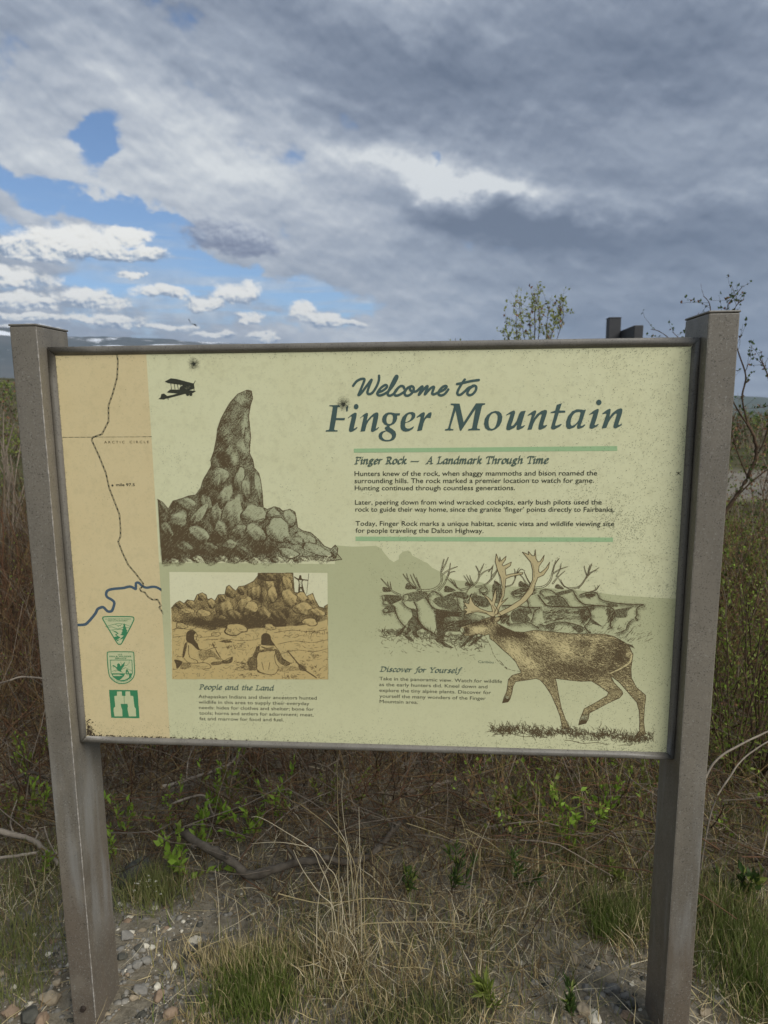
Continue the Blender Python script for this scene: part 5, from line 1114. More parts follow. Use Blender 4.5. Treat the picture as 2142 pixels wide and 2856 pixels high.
def blades(P, wd, g, k=None):
    """P (n,k,3) centre lines -> tapering ribbons"""
    n, k, _ = P.shape; T = P[:, -1]-P[:, 0]; side = np.cross(T, g.normal(0, 1, (n, 3))); side[:, 2] *= .3; side /= np.linalg.norm(side, axis=1, keepdims=True)+1e-9
    t = np.linspace(0, 1, k); prof = (1-t**2.2)*.9+.1; prof[-1] = .08
    off = side[:, None]*(wd[:, None]*prof[None])[:, :, None]
    V = np.stack([P-off, P+off], 2).reshape(-1, 3); I = np.arange(n*k*2).reshape(n, k, 2)
    Fq = np.stack([I[:, :-1, 0], I[:, :-1, 1], I[:, 1:, 1], I[:, 1:, 0]], -1).reshape(-1, 4)
    return V, Fq, k-1
class Bag:
    def __init__(s, mats): s.V = []; s.Q = []; s.T = []; s.qi = []; s.ti = []; s.n = 0; s.mats = mats
    def add(s, V, Fc, per, mi):
        """mi : material index per item (array) or int ; per = faces per item"""
        mi = np.full(len(Fc)//per, mi) if np.isscalar(mi) else np.asarray(mi)
        f = Fc+s.n; m_ = np.repeat(mi, per)
        if Fc.shape[1] == 4: s.Q.append(f); s.qi.append(m_)
        else: s.T.append(f); s.ti.append(m_)
        s.V.append(V); s.n += len(V)
    def mesh(s, name, off=None, smooth=False):
        V = np.concatenate(s.V)
        if off is not None: V = V-np.asarray(off)
        Fl = []; mi = []
        if s.Q: Fl.append(np.concatenate(s.Q)); mi.append(np.concatenate(s.qi))
        if s.T: Fl.append(np.concatenate(s.T)); mi.append(np.concatenate(s.ti))
        return np_mesh(name, V, Fl, s.mats, np.concatenate(mi), smooth)
def gpt(px, py):
    """point of the ground seen at a photograph pixel"""
    z = 0.0
    for _ in range(4):
        q = on_ground(px, py, z); z = hz(q[0], q[1])
    return np.array([q[0], q[1], z])

# ------------------------------------------------------------------ gravel, dead litter, grass
g = np.random.default_rng(101)
def blob(cx, cy, rx, ry, x, y): return np.exp(-((x-cx)/rx)**2-((y-cy)/ry)**2)
def gravel_w(x, y):
    a = gpt(330, 2680); b_ = gpt(1740, 2780); c_ = gpt(300, 2800)
    return blob(a[0], a[1], .36, .30, x, y)*1.3+blob(b_[0], b_[1], .19, .13, x, y)+blob(c_[0], c_[1], .5, .16, x, y)+.22*(y < .05)
def pebbles(n, seed):
    g = np.random.default_rng(seed); x = g.uniform(-1.5, 1.5, n*14); y = g.uniform(-.6, .75, n*14); k_ = g.random(n*14) < gravel_w(x, y)+.03; x, y = x[k_][:n], y[k_][:n]; n = len(x)
    r_ = .0013+g.pareto(2.1, n)*.0015; r_ = np.minimum(r_, .011)
    base = np.array([(0, 0, 1), (.9, 0, .35), (.28, .86, .35), (-.73, .53, .35), (-.73, -.53, .35), (.28, -.86, .35), (.73, .53, -.35), (-.28, .86, -.35), (-.9, 0, -.35), (-.28, -.86, -.35), (.73, -.53, -.35)])
    fc = [(0, 1, 2), (0, 2, 3), (0, 3, 4), (0, 4, 5), (0, 5, 1), (1, 6, 2), (2, 6, 7), (2, 7, 3), (3, 7, 8), (3, 8, 4), (4, 8, 9), (4, 9, 5), (5, 9, 10), (5, 10, 1), (1, 10, 6)]
    sc = np.stack([g.uniform(.8, 1.5, n), g.uniform(.6, 1.1, n), g.uniform(.35, .8, n)], 1)*r_[:, None]
    a = g.uniform(0, 6.28, n); Vb = base[None]*sc[:, None]*g.uniform(.75, 1.25, (n, 11, 1))
    X_ = Vb[:, :, 0]*np.cos(a)[:, None]-Vb[:, :, 1]*np.sin(a)[:, None]; Y_ = Vb[:, :, 0]*np.sin(a)[:, None]+Vb[:, :, 1]*np.cos(a)[:, None]
    V = np.stack([X_+x[:, None], Y_+y[:, None], Vb[:, :, 2]+height(x, y)[:, None]-.12*sc[:, 2:3]], -1).reshape(-1, 3)
    Fc = (np.arange(n)[:, None, None]*11+np.array(fc)[None]).reshape(-1, 3)
    mi = g.choice(5, n, p=[.56, .14, .07, .19, .04])
    return V, Fc, 15, mi
b = Bag(m_stone); b.add(*pebbles(26000, 5)); mobj('gravel', b.mesh('gravel'), kind='stuff')

def field(n, box_, wfun, g):
    x = g.uniform(box_[0], box_[1], n*6); y = g.uniform(box_[2], box_[3], n*6); k_ = g.random(n*6) < wfun(x, y); return x[k_][:n], y[k_][:n]
# dead grass lying and standing
def dry_w(x, y):
    return np.clip(1.0-.97*np.clip(gravel_w(x, y)*1.25, 0, 1), .03, 1)*np.where(y < .02, .75, 1)
def drymix(y, n, g):
    u = g.random(n); near = g.random(n) < np.clip(1.25-(y-.05)*1.9, .22, .92)
    return np.where(near, np.where(u < .5, 0, np.where(u < .78, 1, 2)), np.where(u < .55, 1, np.where(u < .9, 4, 3)))
b = Bag([m_straw, m_straw2, m_straw3, m_tw_grey, m_tw_dark])
x, y = field(38000, (-2.4, 2.4, -.3, 2.0), lambda x, y: dry_w(x, y)*np.clip(1.35-np.clip(y-.2, 0, 9)*1.3, .3, 1), g); n = len(x)
base = np.stack([x, y, height(x, y)+.002], 1)
cl = .5+.5*np.sin(x*13+np.sin(y*9)*2)*np.sin(y*11+1)
L = g.uniform(.025, .10, n)*(.6+.9*cl)
P = walk(base, dirs(n, .85, g), L, 5, .22, .10, g); P[:, :, 2] = np.maximum(P[:, :, 2], height(P[:, :, 0], P[:, :, 1])+.001)
b.add(*blades(P, g.uniform(.0006, .0013, n), g), drymix(y, n, g))
x, y = field(30000, (-2.6, 2.6, -.5, 2.4), lambda x, y: np.clip(dry_w(x, y)+.12, 0, 1), g); n = len(x)     # litter lying flat
a = g.uniform(0, 6.28, n); D0 = np.stack([np.cos(a), np.sin(a), g.uniform(0, .22, n)], 1); base = np.stack([x, y, height(x, y)+g.uniform(.002, .02, n)], 1)
P = walk(base, D0, g.uniform(.03, .16, n), 5, .12, .02, g); P[:, :, 2] = np.maximum(P[:, :, 2], height(P[:, :, 0], P[:, :, 1])+.001)
b.add(*blades(P, g.uniform(.0006, .0013, n), g), drymix(y, n, g))
mobj('dry_grass', b.mesh('dry_grass'), kind='stuff')
# green grass tufts
m_ol = col_mat('grass_yellow_olive', (116, 112, 52), (160, 152, 84), 9, trans=.25)
b = Bag([m_gr, m_gr2, m_straw, m_ol])
for (px_, py_, rx, ry, n, hgt, mt_) in ((705, 2775, .095, .080, 2600, .050, 0), (700, 2690, .15, .06, 1300, .055, 2), (560, 2850, .06, .04, 300, .03, 2), (1000, 2790, .22, .09, 900, .05, 2), (1180, 2850, .14, .06, 900, .05, 1), (30, 2650, .12, .12, 900, .06, 1), (60, 2760, .06, .06, 250, .05, 1), (1730, 2570, .10, .07, 1300, .07, 1), (1700, 2600, .05, .04, 500, .07, 0),
                                      (2070, 2640, .13, .17, 2000, .08, 1), (2130, 2780, .10, .12, 1400, .08, 0), (2060, 2600, .1, .1, 600, .09, 0), (1870, 2540, .08, .1, 300, .08, 1), (1620, 2450, .2, .15, 500, .07, 1), (430, 2500, .09, .06, 700, .09, 1), (1300, 2700, .25, .2, 600, .07, 1), (880, 2640, .2, .2, 500, .07, 1), (100, 2480, .2, .15, 600, .10, 1), (1750, 2400, .3, .2, 400, .08, 1)):
    c_ = gpt(px_, py_); x = c_[0]+g.normal(0, rx*.62, n); y = c_[1]+g.normal(0, ry*.62, n); base = np.stack([x, y, height(x, y)], 1)
    P = walk(base, dirs(n, .28, g), g.uniform(.5, 1.25, n)*hgt, 5, .10, .07, g)
    mi = np.where(g.random(n) < .75, mt_, np.where(g.random(n) < .6, 1, 2 if mt_ < 2 else 3)); b.add(*blades(P, g.uniform(.0006, .0012, n), g), mi)
x, y = field(6500, (-3, 3, .2, 3.5), lambda x, y: .22+.5*(x > .25)+.1*(y > .7), g); n = len(x); base = np.stack([x, y, height(x, y)], 1)
P = walk(base, dirs(n, .4, g), g.uniform(.04, .13, n), 5, .14, .10, g); b.add(*blades(P, g.uniform(.0007, .0014, n), g), g.choice(3, n, p=[.16, .40, .44]))
x, y = field(5200, (-.4, 3.2, .45, 2.6), lambda x, y: np.clip(.15+(x-.1)*1.4, 0, 1), g); n = len(x); base = np.stack([x, y, height(x, y)], 1)
P = walk(base, dirs(n, .45, g), g.uniform(.10, .26, n), 6, .14, .09, g); b.add(*blades(P, g.uniform(.0008, .0015, n), g), g.choice([1, 2, 3], n, p=[.34, .26, .40]))
mobj('green_grass', b.mesh('green_grass'), kind='stuff')

# ------------------------------------------------------------------ the tangle of dwarf birch and willow behind the sign
def thicket(name, n, xr, yr, hgt, mats, pm, seed, wf=None, kids=3, tilt=.55):
    g = np.random.default_rng(seed); b = Bag(mats)
    x, y = field(n, (*xr, *yr), wf or (lambda x, y: np.ones_like(x)), g); n = len(x)
    base = np.stack([x, y, height(x, y)], 1); L = g.uniform(.45, 1.1, n)*hgt(x, y)
    P = walk(base, dirs(n, tilt, g), L, 7, .17, -.01, g); P[:, :, 2] = np.maximum(P[:, :, 2], height(P[:, :, 0], P[:, :, 1])+.004)
    t = np.linspace(1, .35, 7); R_ = g.uniform(.0011, .0034, n)[:, None]*t; mi = g.choice(len(pm), n, p=pm)
    b.add(*tubes(P, R_), mi)
    for q in range(kids):
        j = g.integers(1, 6, n); bp = P[np.arange(n), j]; D0 = P[np.arange(n), j]-P[np.arange(n), j-1]; D0 /= np.linalg.norm(D0, axis=1, keepdims=True)+1e-9
        D0 = D0+g.normal(0, .55, (n, 3)); D0[:, 2] += .15; D0 /= np.linalg.norm(D0, axis=1, keepdims=True)
        Pk = walk(bp, D0, L*g.uniform(.18, .5, n), 5, .2, 0, g); Rk = (R_[np.arange(n), j]*.6)[:, None]*np.linspace(1, .4, 5)
        b.add(*tubes(Pk, Rk), mi)
    return b, P, g
keep = lambda x, y: 1.0*((np.abs(x-CAM[0]) < (y-CAM[1])*.68+.35))
def hgt1(x, y): return .42+.22*np.clip(y-.7, 0, 2)+.10*np.sin(x*3)+.25*np.clip(-x-.7, 0, 1)*np.clip(y-.8, 0, 1)
MT = [m_tw_dark, m_tw_red, m_tw_grey, m_tw_tan, m_leafred, m_leaf2, m_leaf]
b, P, g2 = thicket('t', 5600, (-4, 1.0), (.62, 3.6), hgt1, MT, [.34, .24, .20, .22], 31, lambda x, y: keep(x, y)*np.where(x > .1, .45, 1)*np.clip((y-.55)*2.2, .12, 1))
x, y = field(5200, (-4, 1.6), lambda x, y: 0, g2) if False else (None, None)
n = 15000; i = g2.integers(0, len(P), n); j = g2.integers(2, 7, n)        # small dead leaves and buds
D0 = dirs(n, 1.2, g2); V_, F_, per = leaves(P[i, j], D0, g2.uniform(.006, .014, n), g2.uniform(.0018, .004, n), g2)
b.add(V_, F_, per, g2.choice([4, 1, 5, 6], n, p=[.40, .12, .34, .14]))
n = 2600; x = g2.uniform(-3, 3.4, n); y = .45+np.abs(g2.normal(0, .75, n)); a = g2.uniform(0, 6.28, n)      # dead wood lying in it
D0 = np.stack([np.cos(a), np.sin(a)*.6, g2.uniform(-.02, .45, n)], 1); D0 /= np.linalg.norm(D0, axis=1, keepdims=True)
Pd_ = walk(np.stack([x, y, height(x, y)+g2.uniform(.01, .14, n)], 1), D0, g2.uniform(.12, .5, n), 6, .16, .05, g2); Pd_[:, :, 2] = np.maximum(Pd_[:, :, 2], height(Pd_[:, :, 0], Pd_[:, :, 1])+.004)
b.add(*tubes(Pd_, g2.uniform(.0010, .0026, n)[:, None]*np.linspace(1, .5, 6)), g2.choice([0, 1, 2, 3], n, p=[.28, .22, .28, .22]))
mobj('brush_thicket', b.mesh('brush_thicket'), kind='stuff')
def hgt2(x, y): return .30+.20*np.clip(y-.7, 0, 2)+.08*np.sin(x*4)
b, P, g2 = thicket('t', 2600, (.2, 4.6), (.60, 4.2), hgt2, MT, [.30, .10, .26, .34], 32, lambda x, y: keep(x, y)*np.clip((y-.5)*1.6, .12, 1))
n = 36000; i = g2.integers(0, len(P), n); j = g2.integers(2, 7, n)
V_, F_, per = leaves(P[i, j]+g2.normal(0, .012, (n, 3)), dirs(n, 1.0, g2), g2.uniform(.010, .024, n), g2.uniform(.003, .007, n), g2)
b.add(V_, F_, per, g2.choice([4, 5, 3, 6], n, p=[.14, .60, .08, .18]))
mobj('leafy_undergrowth', b.mesh('leafy_undergrowth'), kind='stuff')
# scrub further off
g = np.random.default_rng(55); b = Bag([m_leaf2, m_leaf3, m_leafred, m_tw_grey, m_tw_dark])
nb = 1150; d = 4.2*np.exp(g.uniform(0, 2.9, nb)); a = np.radians(g.uniform(-44, 44, nb)); bx = CAM[0]+d*np.sin(a); by = CAM[1]+d*np.cos(a); hgt = g.uniform(.35, .95, nb)*np.clip(.55+d/22, .5, 1.6)
okm = ~((by > 9.6) & (by < 14.5) & (bx > 1.2) & (g.random(nb) < .8)) & (by > 2.2); bx, by, hgt, d = bx[okm], by[okm], hgt[okm], d[okm]
for q in range(len(bx)):
    n = int(np.clip(900/d[q], 46, 160)); sz = max(.014, .0028*d[q])
    c_ = np.array([bx[q], by[q], hz(bx[q], by[q])]); u = g.normal(0, 1, (n, 3)); u /= np.linalg.norm(u, axis=1, keepdims=True); rad = g.uniform(.35, 1, n)**.6
    P0 = c_+u*rad[:, None]*np.array([hgt[q]*.75, hgt[q]*.75, hgt[q]*.5])+np.array([0, 0, hgt[q]*.45]); P0[:, 2] = np.maximum(P0[:, 2], c_[2])
    kind = g.choice([0, 1, 2], p=[.45, .3, .25]); V_, F_, per = leaves(P0, dirs(n, 1.3, g), g.uniform(.8, 1.6, n)*sz, g.uniform(.35, .7, n)*sz, g)
    b.add(V_, F_, per, np.where(g.random(n) < .8, kind, g.integers(0, 4, n)))
    m_ = 7; base = c_+g.normal(0, .08, (m_, 3))*np.array([1, 1, 0]); Pk = walk(base, dirs(m_, .5, g), np.full(m_, hgt[q])*g.uniform(.7, 1.2, m_), 5, .12, 0, g)
    b.add(*tubes(Pk, np.full((m_, 5), .004+.0004*d[q])*np.linspace(1, .4, 5)), g.choice([3, 4], m_))
mobj('distant_scrub', b.mesh('distant_scrub'), kind='stuff')
# pale boulders scattered over the slope at the left
g = np.random.default_rng(56)
# ================================================================== SINGLE THINGS
import bmesh
def px_path(pts, y, T=None):
    return np.array([on_plane_y(px_, py_, y if np.isscalar(y) else y[i]) for i, (px_, py_) in enumerate(pts)])
def tube_obj(name, P, r0, r1, mat, parent=None, sides=8, knots=.12, seed=1, loc=None):
    P = np.array(crom([tuple(p) for p in P], 6)) if len(P) > 2 else np.array(P)
    if r0 > .0042 and len(P) > 6: P = P+np.random.default_rng(seed+50).normal(0, r0*.10, P.shape)
    g_ = np.random.default_rng(seed); k_ = len(P); R_ = np.linspace(r0, r1, k_)*(1+g_.normal(0, knots, k_))
    V, Fq, per = tubes(P[None], R_[None], sides)
    if loc is not None: V = V-loc
    Fc = [Fq, np.array([list(range(sides)), list(range(len(V)-sides, len(V)))])]
    return mobj(name, np_mesh(name, V, Fc, [mat], smooth=True), parent)
def grey_wood(name, a, b_):
    m, b = new_mat(name, .85, .2); v = geopos(); n1 = noi(v, 18, 5, .6); n2 = noi(v, 120, 4, .7)
    c = mixc(sat((n1-.35)*2.6), lin(*a), lin(*b_)); c = mixc(sstep(.6, .7, n2)*.5, c, lin(46, 42, 36)); setc(b, c); bump(b, n2, .5, .002); return m
m_log = grey_wood('fallen_branch_bark', (60, 54, 46), (108, 100, 88)); m_pale = grey_wood('bleached_branch_bark', (112, 102, 90), (160, 150, 134))
R7b = lambda pts, s=2.074, ox=700, oy=2050: [(ox+x/s, oy+y/s) for x, y in pts]
BR = [('fallen_branch', [(500, 2318), (560, 2356), (640, 2398), (695, 2440), (760, 2428), (830, 2405), (920, 2396)], [.50, .47, .44, .42, .43, .45, .46], .0135, .0105, m_log, 'thick dark grey branch lying on the ground behind the tall straw clump'),
      ('fallen_branch', [(920, 2400), (1000, 2402), (1050, 2370), (1085, 2330), (1120, 2290)], [.47, .5, .56, .62, .7], .011, .008, m_log, 'dark grey crooked branch rising right of the straw clump'),
      ('bleached_branch', [(1130, 2240), (1200, 2228), (1260, 2205), (1310, 2172), (1345, 2140)], [.95, 1.0, 1.05, 1.1, 1.15], .012, .008, m_pale, 'pale thick branch slanting up in the brush under the middle of the panel'),
      ('bleached_branch', [(452, 2196), (520, 2176), (590, 2152), (645, 2128), (668, 2095)], [.8, .82, .85, .9, .95], .007, .004, m_pale, 'pale curved branch just under the panel near the left post'),
      ('bleached_branch', [(455, 2256), (500, 2234), (560, 2218), (580, 2232), (590, 2262), (606, 2285)], [.7, .7, .72, .72, .7, .7], .0045, .003, m_pale, 'thin hooked pale twig above the broad-leaved green plant'),
      ('bleached_branch', [(1145, 2300), (1160, 2275), (1200, 2255), (1222, 2240)], [.72, .72, .75, .76], .0035, .002, m_pale, 'short bleached twig right of the straw clump top'),
      ('fallen_branch', [(-30, 2312), (40, 2328), (95, 2345), (130, 2375), (165, 2410)], [.48, .5, .5, .48, .46], .009, .006, m_pale, 'pinkish grey bent branch coming in at the left edge behind the left post'),
      ('fallen_branch', [(-30, 2396), (40, 2388), (102, 2378)], [.42, .44, .46], .005, .004, m_pale, 'straight pale stick at the left edge just below the bent branch'),
      ('bleached_branch', [(-30, 1912), (20, 1900), (60, 1888), (120, 1892)], [.95, .97, 1.0, 1.0], .004, .003, m_pale, 'thin grey branch crossing the brush left of the left post'),
      ('bleached_branch', [(40, 2170), (90, 2155), (140, 2172), (200, 2160), (290, 2190)], [.75, .76, .78, .8, .8], .006, .004, m_log, 'brown branch passing behind the left post'),
      ('arching_branch', [(1935, 2470), (1942, 2260), (1975, 2155), (2010, 2110), (2060, 2080), (2110, 2055), (2170, 2035), (2260, 2060)], [.50, .52, .55, .56, .58, .6, .62, .62], .0032, .0024, m_pale, 'upper of two pale arching branches right of the right post'),
      ('arching_branch', [(1945, 2480), (1985, 2260), (2040, 2160), (2065, 2125), (2100, 2095), (2160, 2062), (2240, 2060)], [.49, .5, .52, .54, .56, .58, .6], .0023, .0018, m_pale, 'lower of two pale arching branches right of the right post'),
      ('bleached_branch', [(1350, 2150), (1420, 2140), (1470, 2150), (1530, 2138)], [1.2, 1.2, 1.2, 1.2], .007, .005, m_log, 'brown gnarled branch low in the brush under the caribou drawing')]
for i, (nm, pts, ys_, r0, r1, mm, lab) in enumerate(BR):
    P = px_path(pts, ys_); 
    for q in range(len(P)): P[q, 2] = max(P[q, 2], hz(P[q, 0], P[q, 1])+r0*.6)
    loc = P[0].copy(); o = tube_obj(nm, P, r0, r1, mm, None, 8, .07, i+3, loc); o.location = loc
    o['label'] = lab; o['category'] = 'branch'
    if r0 > .0065:          # side twigs broken off short
        g_ = np.random.default_rng(i+40)
        for q in range(1, len(P)-1):
            d_ = g_.normal(0, 1, 3); d_[2] = abs(d_[2])+.4; d_ /= np.linalg.norm(d_); l_ = g_.uniform(.03, .16)
            tube_obj('side_twig', [tuple(P[q]), tuple(P[q]+d_*l_*.5+g_.normal(0, .01, 3)), tuple(P[q]+d_*l_+g_.normal(0, .015, 3))], r0*.38, r0*.15, mm, o, 6, .1, i*7+q, loc)
# --- tall straw clump in the middle : each long stalk a part
cb = gpt(950, 2690); clump = empty('tall_straw_clump', tuple(cb), 'tall pale dead grass clump with long stalks standing below the middle of the panel', 'dry grass')
ST = [[(505, 1200), (507, 960), (508, 600), (500, 350), (498, 85)], [(600, 1150), (580, 760), (545, 560), (525, 350), (540, 207)], [(640, 1250), (640, 1100), (635, 900), (628, 600), (624, 418)],
      [(620, 1150), (610, 820), (570, 680), (500, 570), (380, 470), (283, 400)], [(575, 1100), (560, 850), (555, 650), (510, 550), (440, 437)], [(380, 1260), (380, 1100), (385, 1000), (410, 850), (460, 730), (500, 625)],
      [(660, 1300), (655, 1000), (650, 800), (655, 700), (635, 640)], [(560, 1180), (500, 850), (440, 760), (370, 665), (270, 635), (150, 620), (0, 628)], [(480, 1200), (455, 900), (400, 760), (350, 660), (200, 560), (60, 480), (0, 475)],
      [(160, 918), (300, 955), (400, 972), (540, 965), (660, 945), (800, 950), (900, 968), (1050, 985)], [(500, 1150), (470, 990), (400, 920), (300, 780), (245, 665)], [(430, 1200), (450, 1140), (520, 1150), (580, 1200), (620, 1260)],
      [(540, 1250), (610, 1110), (800, 1085), (1050, 1083), (1300, 1100)], [(380, 1240), (470, 1310), (560, 1430), (610, 1540), (640, 1620)], [(560, 1280), (600, 900), (640, 700), (655, 640)], [(700, 1300), (650, 1120), (600, 900), (560, 700), (520, 640)], [(395, 1120), (420, 1050), (480, 990), (530, 975)], [(520, 1100), (515, 980), (540, 900), (525, 820)]]
for i, s_ in enumerate(ST):
    yy = cb[1]+.02*math.sin(i*2.3); P = px_path(R7b(s_), [yy+.008*math.sin(i+q) for q in range(len(s_))])
    P[:, 2] = np.maximum(P[:, 2], cb[2]+.004)
    wd = (.0013 if i in (5, 9, 12, 13) else .0011); tube_obj('stalk', P, wd, wd*.5, m_straw3 if i % 3 else m_straw, clump, 5, .05, i, cb)
g = np.random.default_rng(7); n = 300; x = cb[0]+g.normal(0, .034, n); y = cb[1]+g.normal(0, .034, n); base = np.stack([x, y, height(x, y)], 1)
b = Bag([m_straw, m_straw3, m_straw2]); P = walk(base, dirs(n, .5, g), g.uniform(.03, .15, n), 6, .14, .07, g); b.add(*blades(P, g.uniform(.0006, .0013, n), g), g.choice(3, n, p=[.5, .3, .2]))
mobj('fine_blades', b.mesh('fine_blades', cb), clump, kind='stuff')
# lone stalks
LS = [([(1270, 1100), (1265, 950), (1290, 750), (1330, 620), (1378, 508)], 0, 'thin reddish stalk leaning right of the straw clump'), ([(430, 718), (600, 725), (800, 790), (1000, 890), (1120, 980), (1250, 1160), (1400, 1370), (1470, 1420)], 0, 'long grey stalk arching down to the right from the straw clump'),
      ([(1240, 540), (1380, 620), (1480, 700), (1560, 770)], 1, 'pale bent stalks sweeping right below the caribou'), ([(900, 510), (1050, 560), (1180, 610), (1380, 660), (1560, 760)], 1, 'long pale stalk sweeping right across the brush')]
for i, (s_, k_, lab) in enumerate(LS):
    q0 = gpt(*R7b([s_[0] if not k_ else s_[-1]])[0]); P = px_path(R7b(s_), q0[1]+.01); P[:, 2] = np.maximum(P[:, 2], hz(P[0, 0], q0[1])+.003)
    o = tube_obj('dry_stalk', P, .0013, .0007, m_straw if k_ else m_straw3, None, 5, .05, i+70, P[0].copy()); o.location = P[0]; o['label'] = lab; o['category'] = 'stalk'
for px0, py0, px1, py1, lab in ((612, 2640, 600, 2425, 'thin upright pale stalk left of the green tuft below the map text'), (668, 2625, 654, 2498, 'shorter upright pale stalk beside the tuft in front of the brush'), (110, 2552, 72, 2385, 'thin pale stalk leaning left at the foot of the left post')):
    q0 = gpt(px0, py0); P = px_path([(px0, py0), ((px0+px1)/2+4, (py0+py1)/2), (px1, py1)], q0[1]); o = tube_obj('dry_stalk', P, .0011, .0005, m_straw3, None, 5, .05, int(px0), P[0].copy()); o.location = P[0]; o['label'] = lab; o['category'] = 'stalk'

# --- leafy plants : stems and foliage as parts
def leafy(name, px_, py_, hgt, ns, nl, ll, lw, label, category, mat=m_leaf, stem=m_tw_tan, spread=.45, seed=1, gy=None, whorl=False, group=None, base=None):
    g = np.random.default_rng(seed); c_ = gpt(px_, py_) if base is None else np.array(base)
    e_ = empty(name, tuple(c_), label, category, group)
    P = walk(np.tile(c_, (ns, 1))+g.normal(0, .006, (ns, 3))*np.array([1, 1, 0]), dirs(ns, spread, g), g.uniform(.65, 1.05, ns)*hgt, 7, .10, -.01, g)
    b = Bag([stem]); b.add(*tubes(P, np.full((ns, 7), max(.0011, hgt*.006))*np.linspace(1, .5, 7), 5), 0); mobj('stems', b.mesh('stems', c_, True), e_)
    nl = int(nl*1.5); ll *= 1.15; lw *= .82; n = ns*nl; i = np.repeat(np.arange(ns), nl); t = g.uniform(1.2, 5.95, n); j = t.astype(int); f_ = (t-j)[:, None]; P0 = P[i, j]*(1-f_)+P[i, np.minimum(j+1, 6)]*f_
    ax = P[i, np.minimum(j+1, 6)]-P[i, j]; ax /= np.linalg.norm(ax, axis=1, keepdims=True)+1e-9; D0 = ax*.85+g.normal(0, .45, (n, 3)); D0[:, 2] += .15; D0 /= np.linalg.norm(D0, axis=1, keepdims=True)
    b = Bag([mat, m_leaf2]); V_, F_, per = leaves(P0, D0, g.uniform(.6, 1.1, n)*ll, g.uniform(.7, 1.1, n)*lw, g); b.add(V_, F_, per, (g.random(n) < .2).astype(int)); mobj('foliage', b.mesh('foliage', c_), e_)
    return e_, P
PL = [('broad_leaved_plant', 500, 2462, .17, 6, 9, .034, .011, 'bright green broad-leaved plant standing in front of the thick dark branch', 'plant', m_leaf),
      ('willow_sprig', 560, 2390, .17, 5, 9, .030, .009, 'fresh green willow sprig behind and right of the broad-leaved plant', 'shrub', m_leaf),
      ('willow_sprig', 705, 2350, .17, 7, 10, .026, .007, 'fresh green willow sprig above the middle of the thick dark branch', 'shrub', m_leaf),
      ('willow_sprig', 470, 2330, .22, 4, 9, .022, .006, 'slender green sprig just under the panel right of the left post', 'shrub', m_leaf),
      ('willow_sprig', 790, 2300, .20, 6, 10, .026, .007, 'fresh green sprig right of the sprig above the thick dark branch', 'shrub', m_leaf),
      ('willow_sprig', 615, 2300, .24, 6, 10, .026, .007, 'yellow green sprig higher up between two sprigs over the thick dark branch', 'shrub', m_leaf),
      ('willow_sprig', 1690, 2330, .20, 6, 11, .024, .007, 'yellow green shoots between the upright bush and the right post', 'shrub', m_leaf),
      ('willow_sprig', 1420, 2330, .20, 7, 11, .024, .007, 'olive shoots under the meadow drawing, left of the other olive shoots', 'shrub', m_leaf2),
      ('willow_sprig', 70, 2180, .22, 7, 11, .024, .007, 'yellow green willow shoots high at the left edge beside the left post', 'shrub', m_leaf),
      ('willow_sprig', 352, 2340, .19, 4, 9, .026, .007, 'green sprig beside the right side of the left post', 'shrub', m_leaf),
      ('willow_sprig', 315, 2410, .13, 3, 9, .024, .006, 'small green sprig half hidden by the left post', 'shrub', m_leaf),
      ('willow_sprig', 115, 2290, .18, 6, 9, .024, .006, 'green willow shoots left of the left post', 'shrub', m_leaf),
      ('willow_sprig', 40, 2330, .20, 7, 10, .024, .006, 'green willow shoots at the left edge of the picture', 'shrub', m_leaf2),
      ('willow_sprig', 118, 2452, .10, 3, 10, .022, .006, 'small bright sprig at the left post below the bent branch', 'shrub', m_leaf),
      ('willow_sprig', 640, 2240, .22, 5, 9, .020, .006, 'yellow green sprig in the brush under the picture caption', 'shrub', m_leaf2),
      ('willow_sprig', 920, 2270, .20, 6, 9, .020, .006, 'green sprig behind the top of the straw clump', 'shrub', m_leaf2),
      ('willow_sprig', 1585, 2400, .26, 9, 12, .024, .008, 'yellow green bush with upright leafy stems left of the right post', 'shrub', m_leaf),
      ('willow_sprig', 1500, 2290, .22, 7, 10, .020, .006, 'olive leafy shoots under the panel left of the yellow green bush', 'shrub', m_leaf2),
      ('willow_sprig', 1790, 2260, .2, 6, 9, .022, .006, 'leafy shoots tucked against the left side of the right post', 'shrub', m_leaf2),
      ('narrow_leaved_plant', 1265, 2500, .17, 5, 16, .034, .004, 'dark green narrow-leaved plant in the centre right of the ground', 'plant', m_leaf3),
      ('narrow_leaved_plant', 1130, 2500, .10, 4, 14, .028, .004, 'small dark narrow-leaved plant left of the centre right one', 'plant', m_leaf3),
      ('narrow_leaved_plant', 1445, 2480, .14, 3, 18, .034, .004, 'single upright narrow-leaved plant below the panel corner bush', 'plant', m_leaf3),
      ('fireweed', 1388, 2838, .115, 2, 30, .042, .0044, 'green fireweed shoot with whorled narrow leaves at the bottom edge', 'plant', m_leaf2),
      ('fireweed', 1600, 2850, .09, 2, 26, .030, .004, 'low fireweed shoot at the bottom edge left of the stones', 'plant', m_leaf3),
      ('rosette_plant', 1715, 2462, .05, 5, 9, .030, .006, 'low rosette of light leaves left of the right post', 'plant', m_leaf2),
      ('broad_leaved_plant', 2062, 2505, .11, 5, 8, .032, .011, 'dark broad-leaved plant right of the right post', 'plant', m_leaf3)]
for i, a in enumerate(PL): leafy(*a, seed=200+i, stem=m_tw_dark if i > 18 else m_tw_tan)
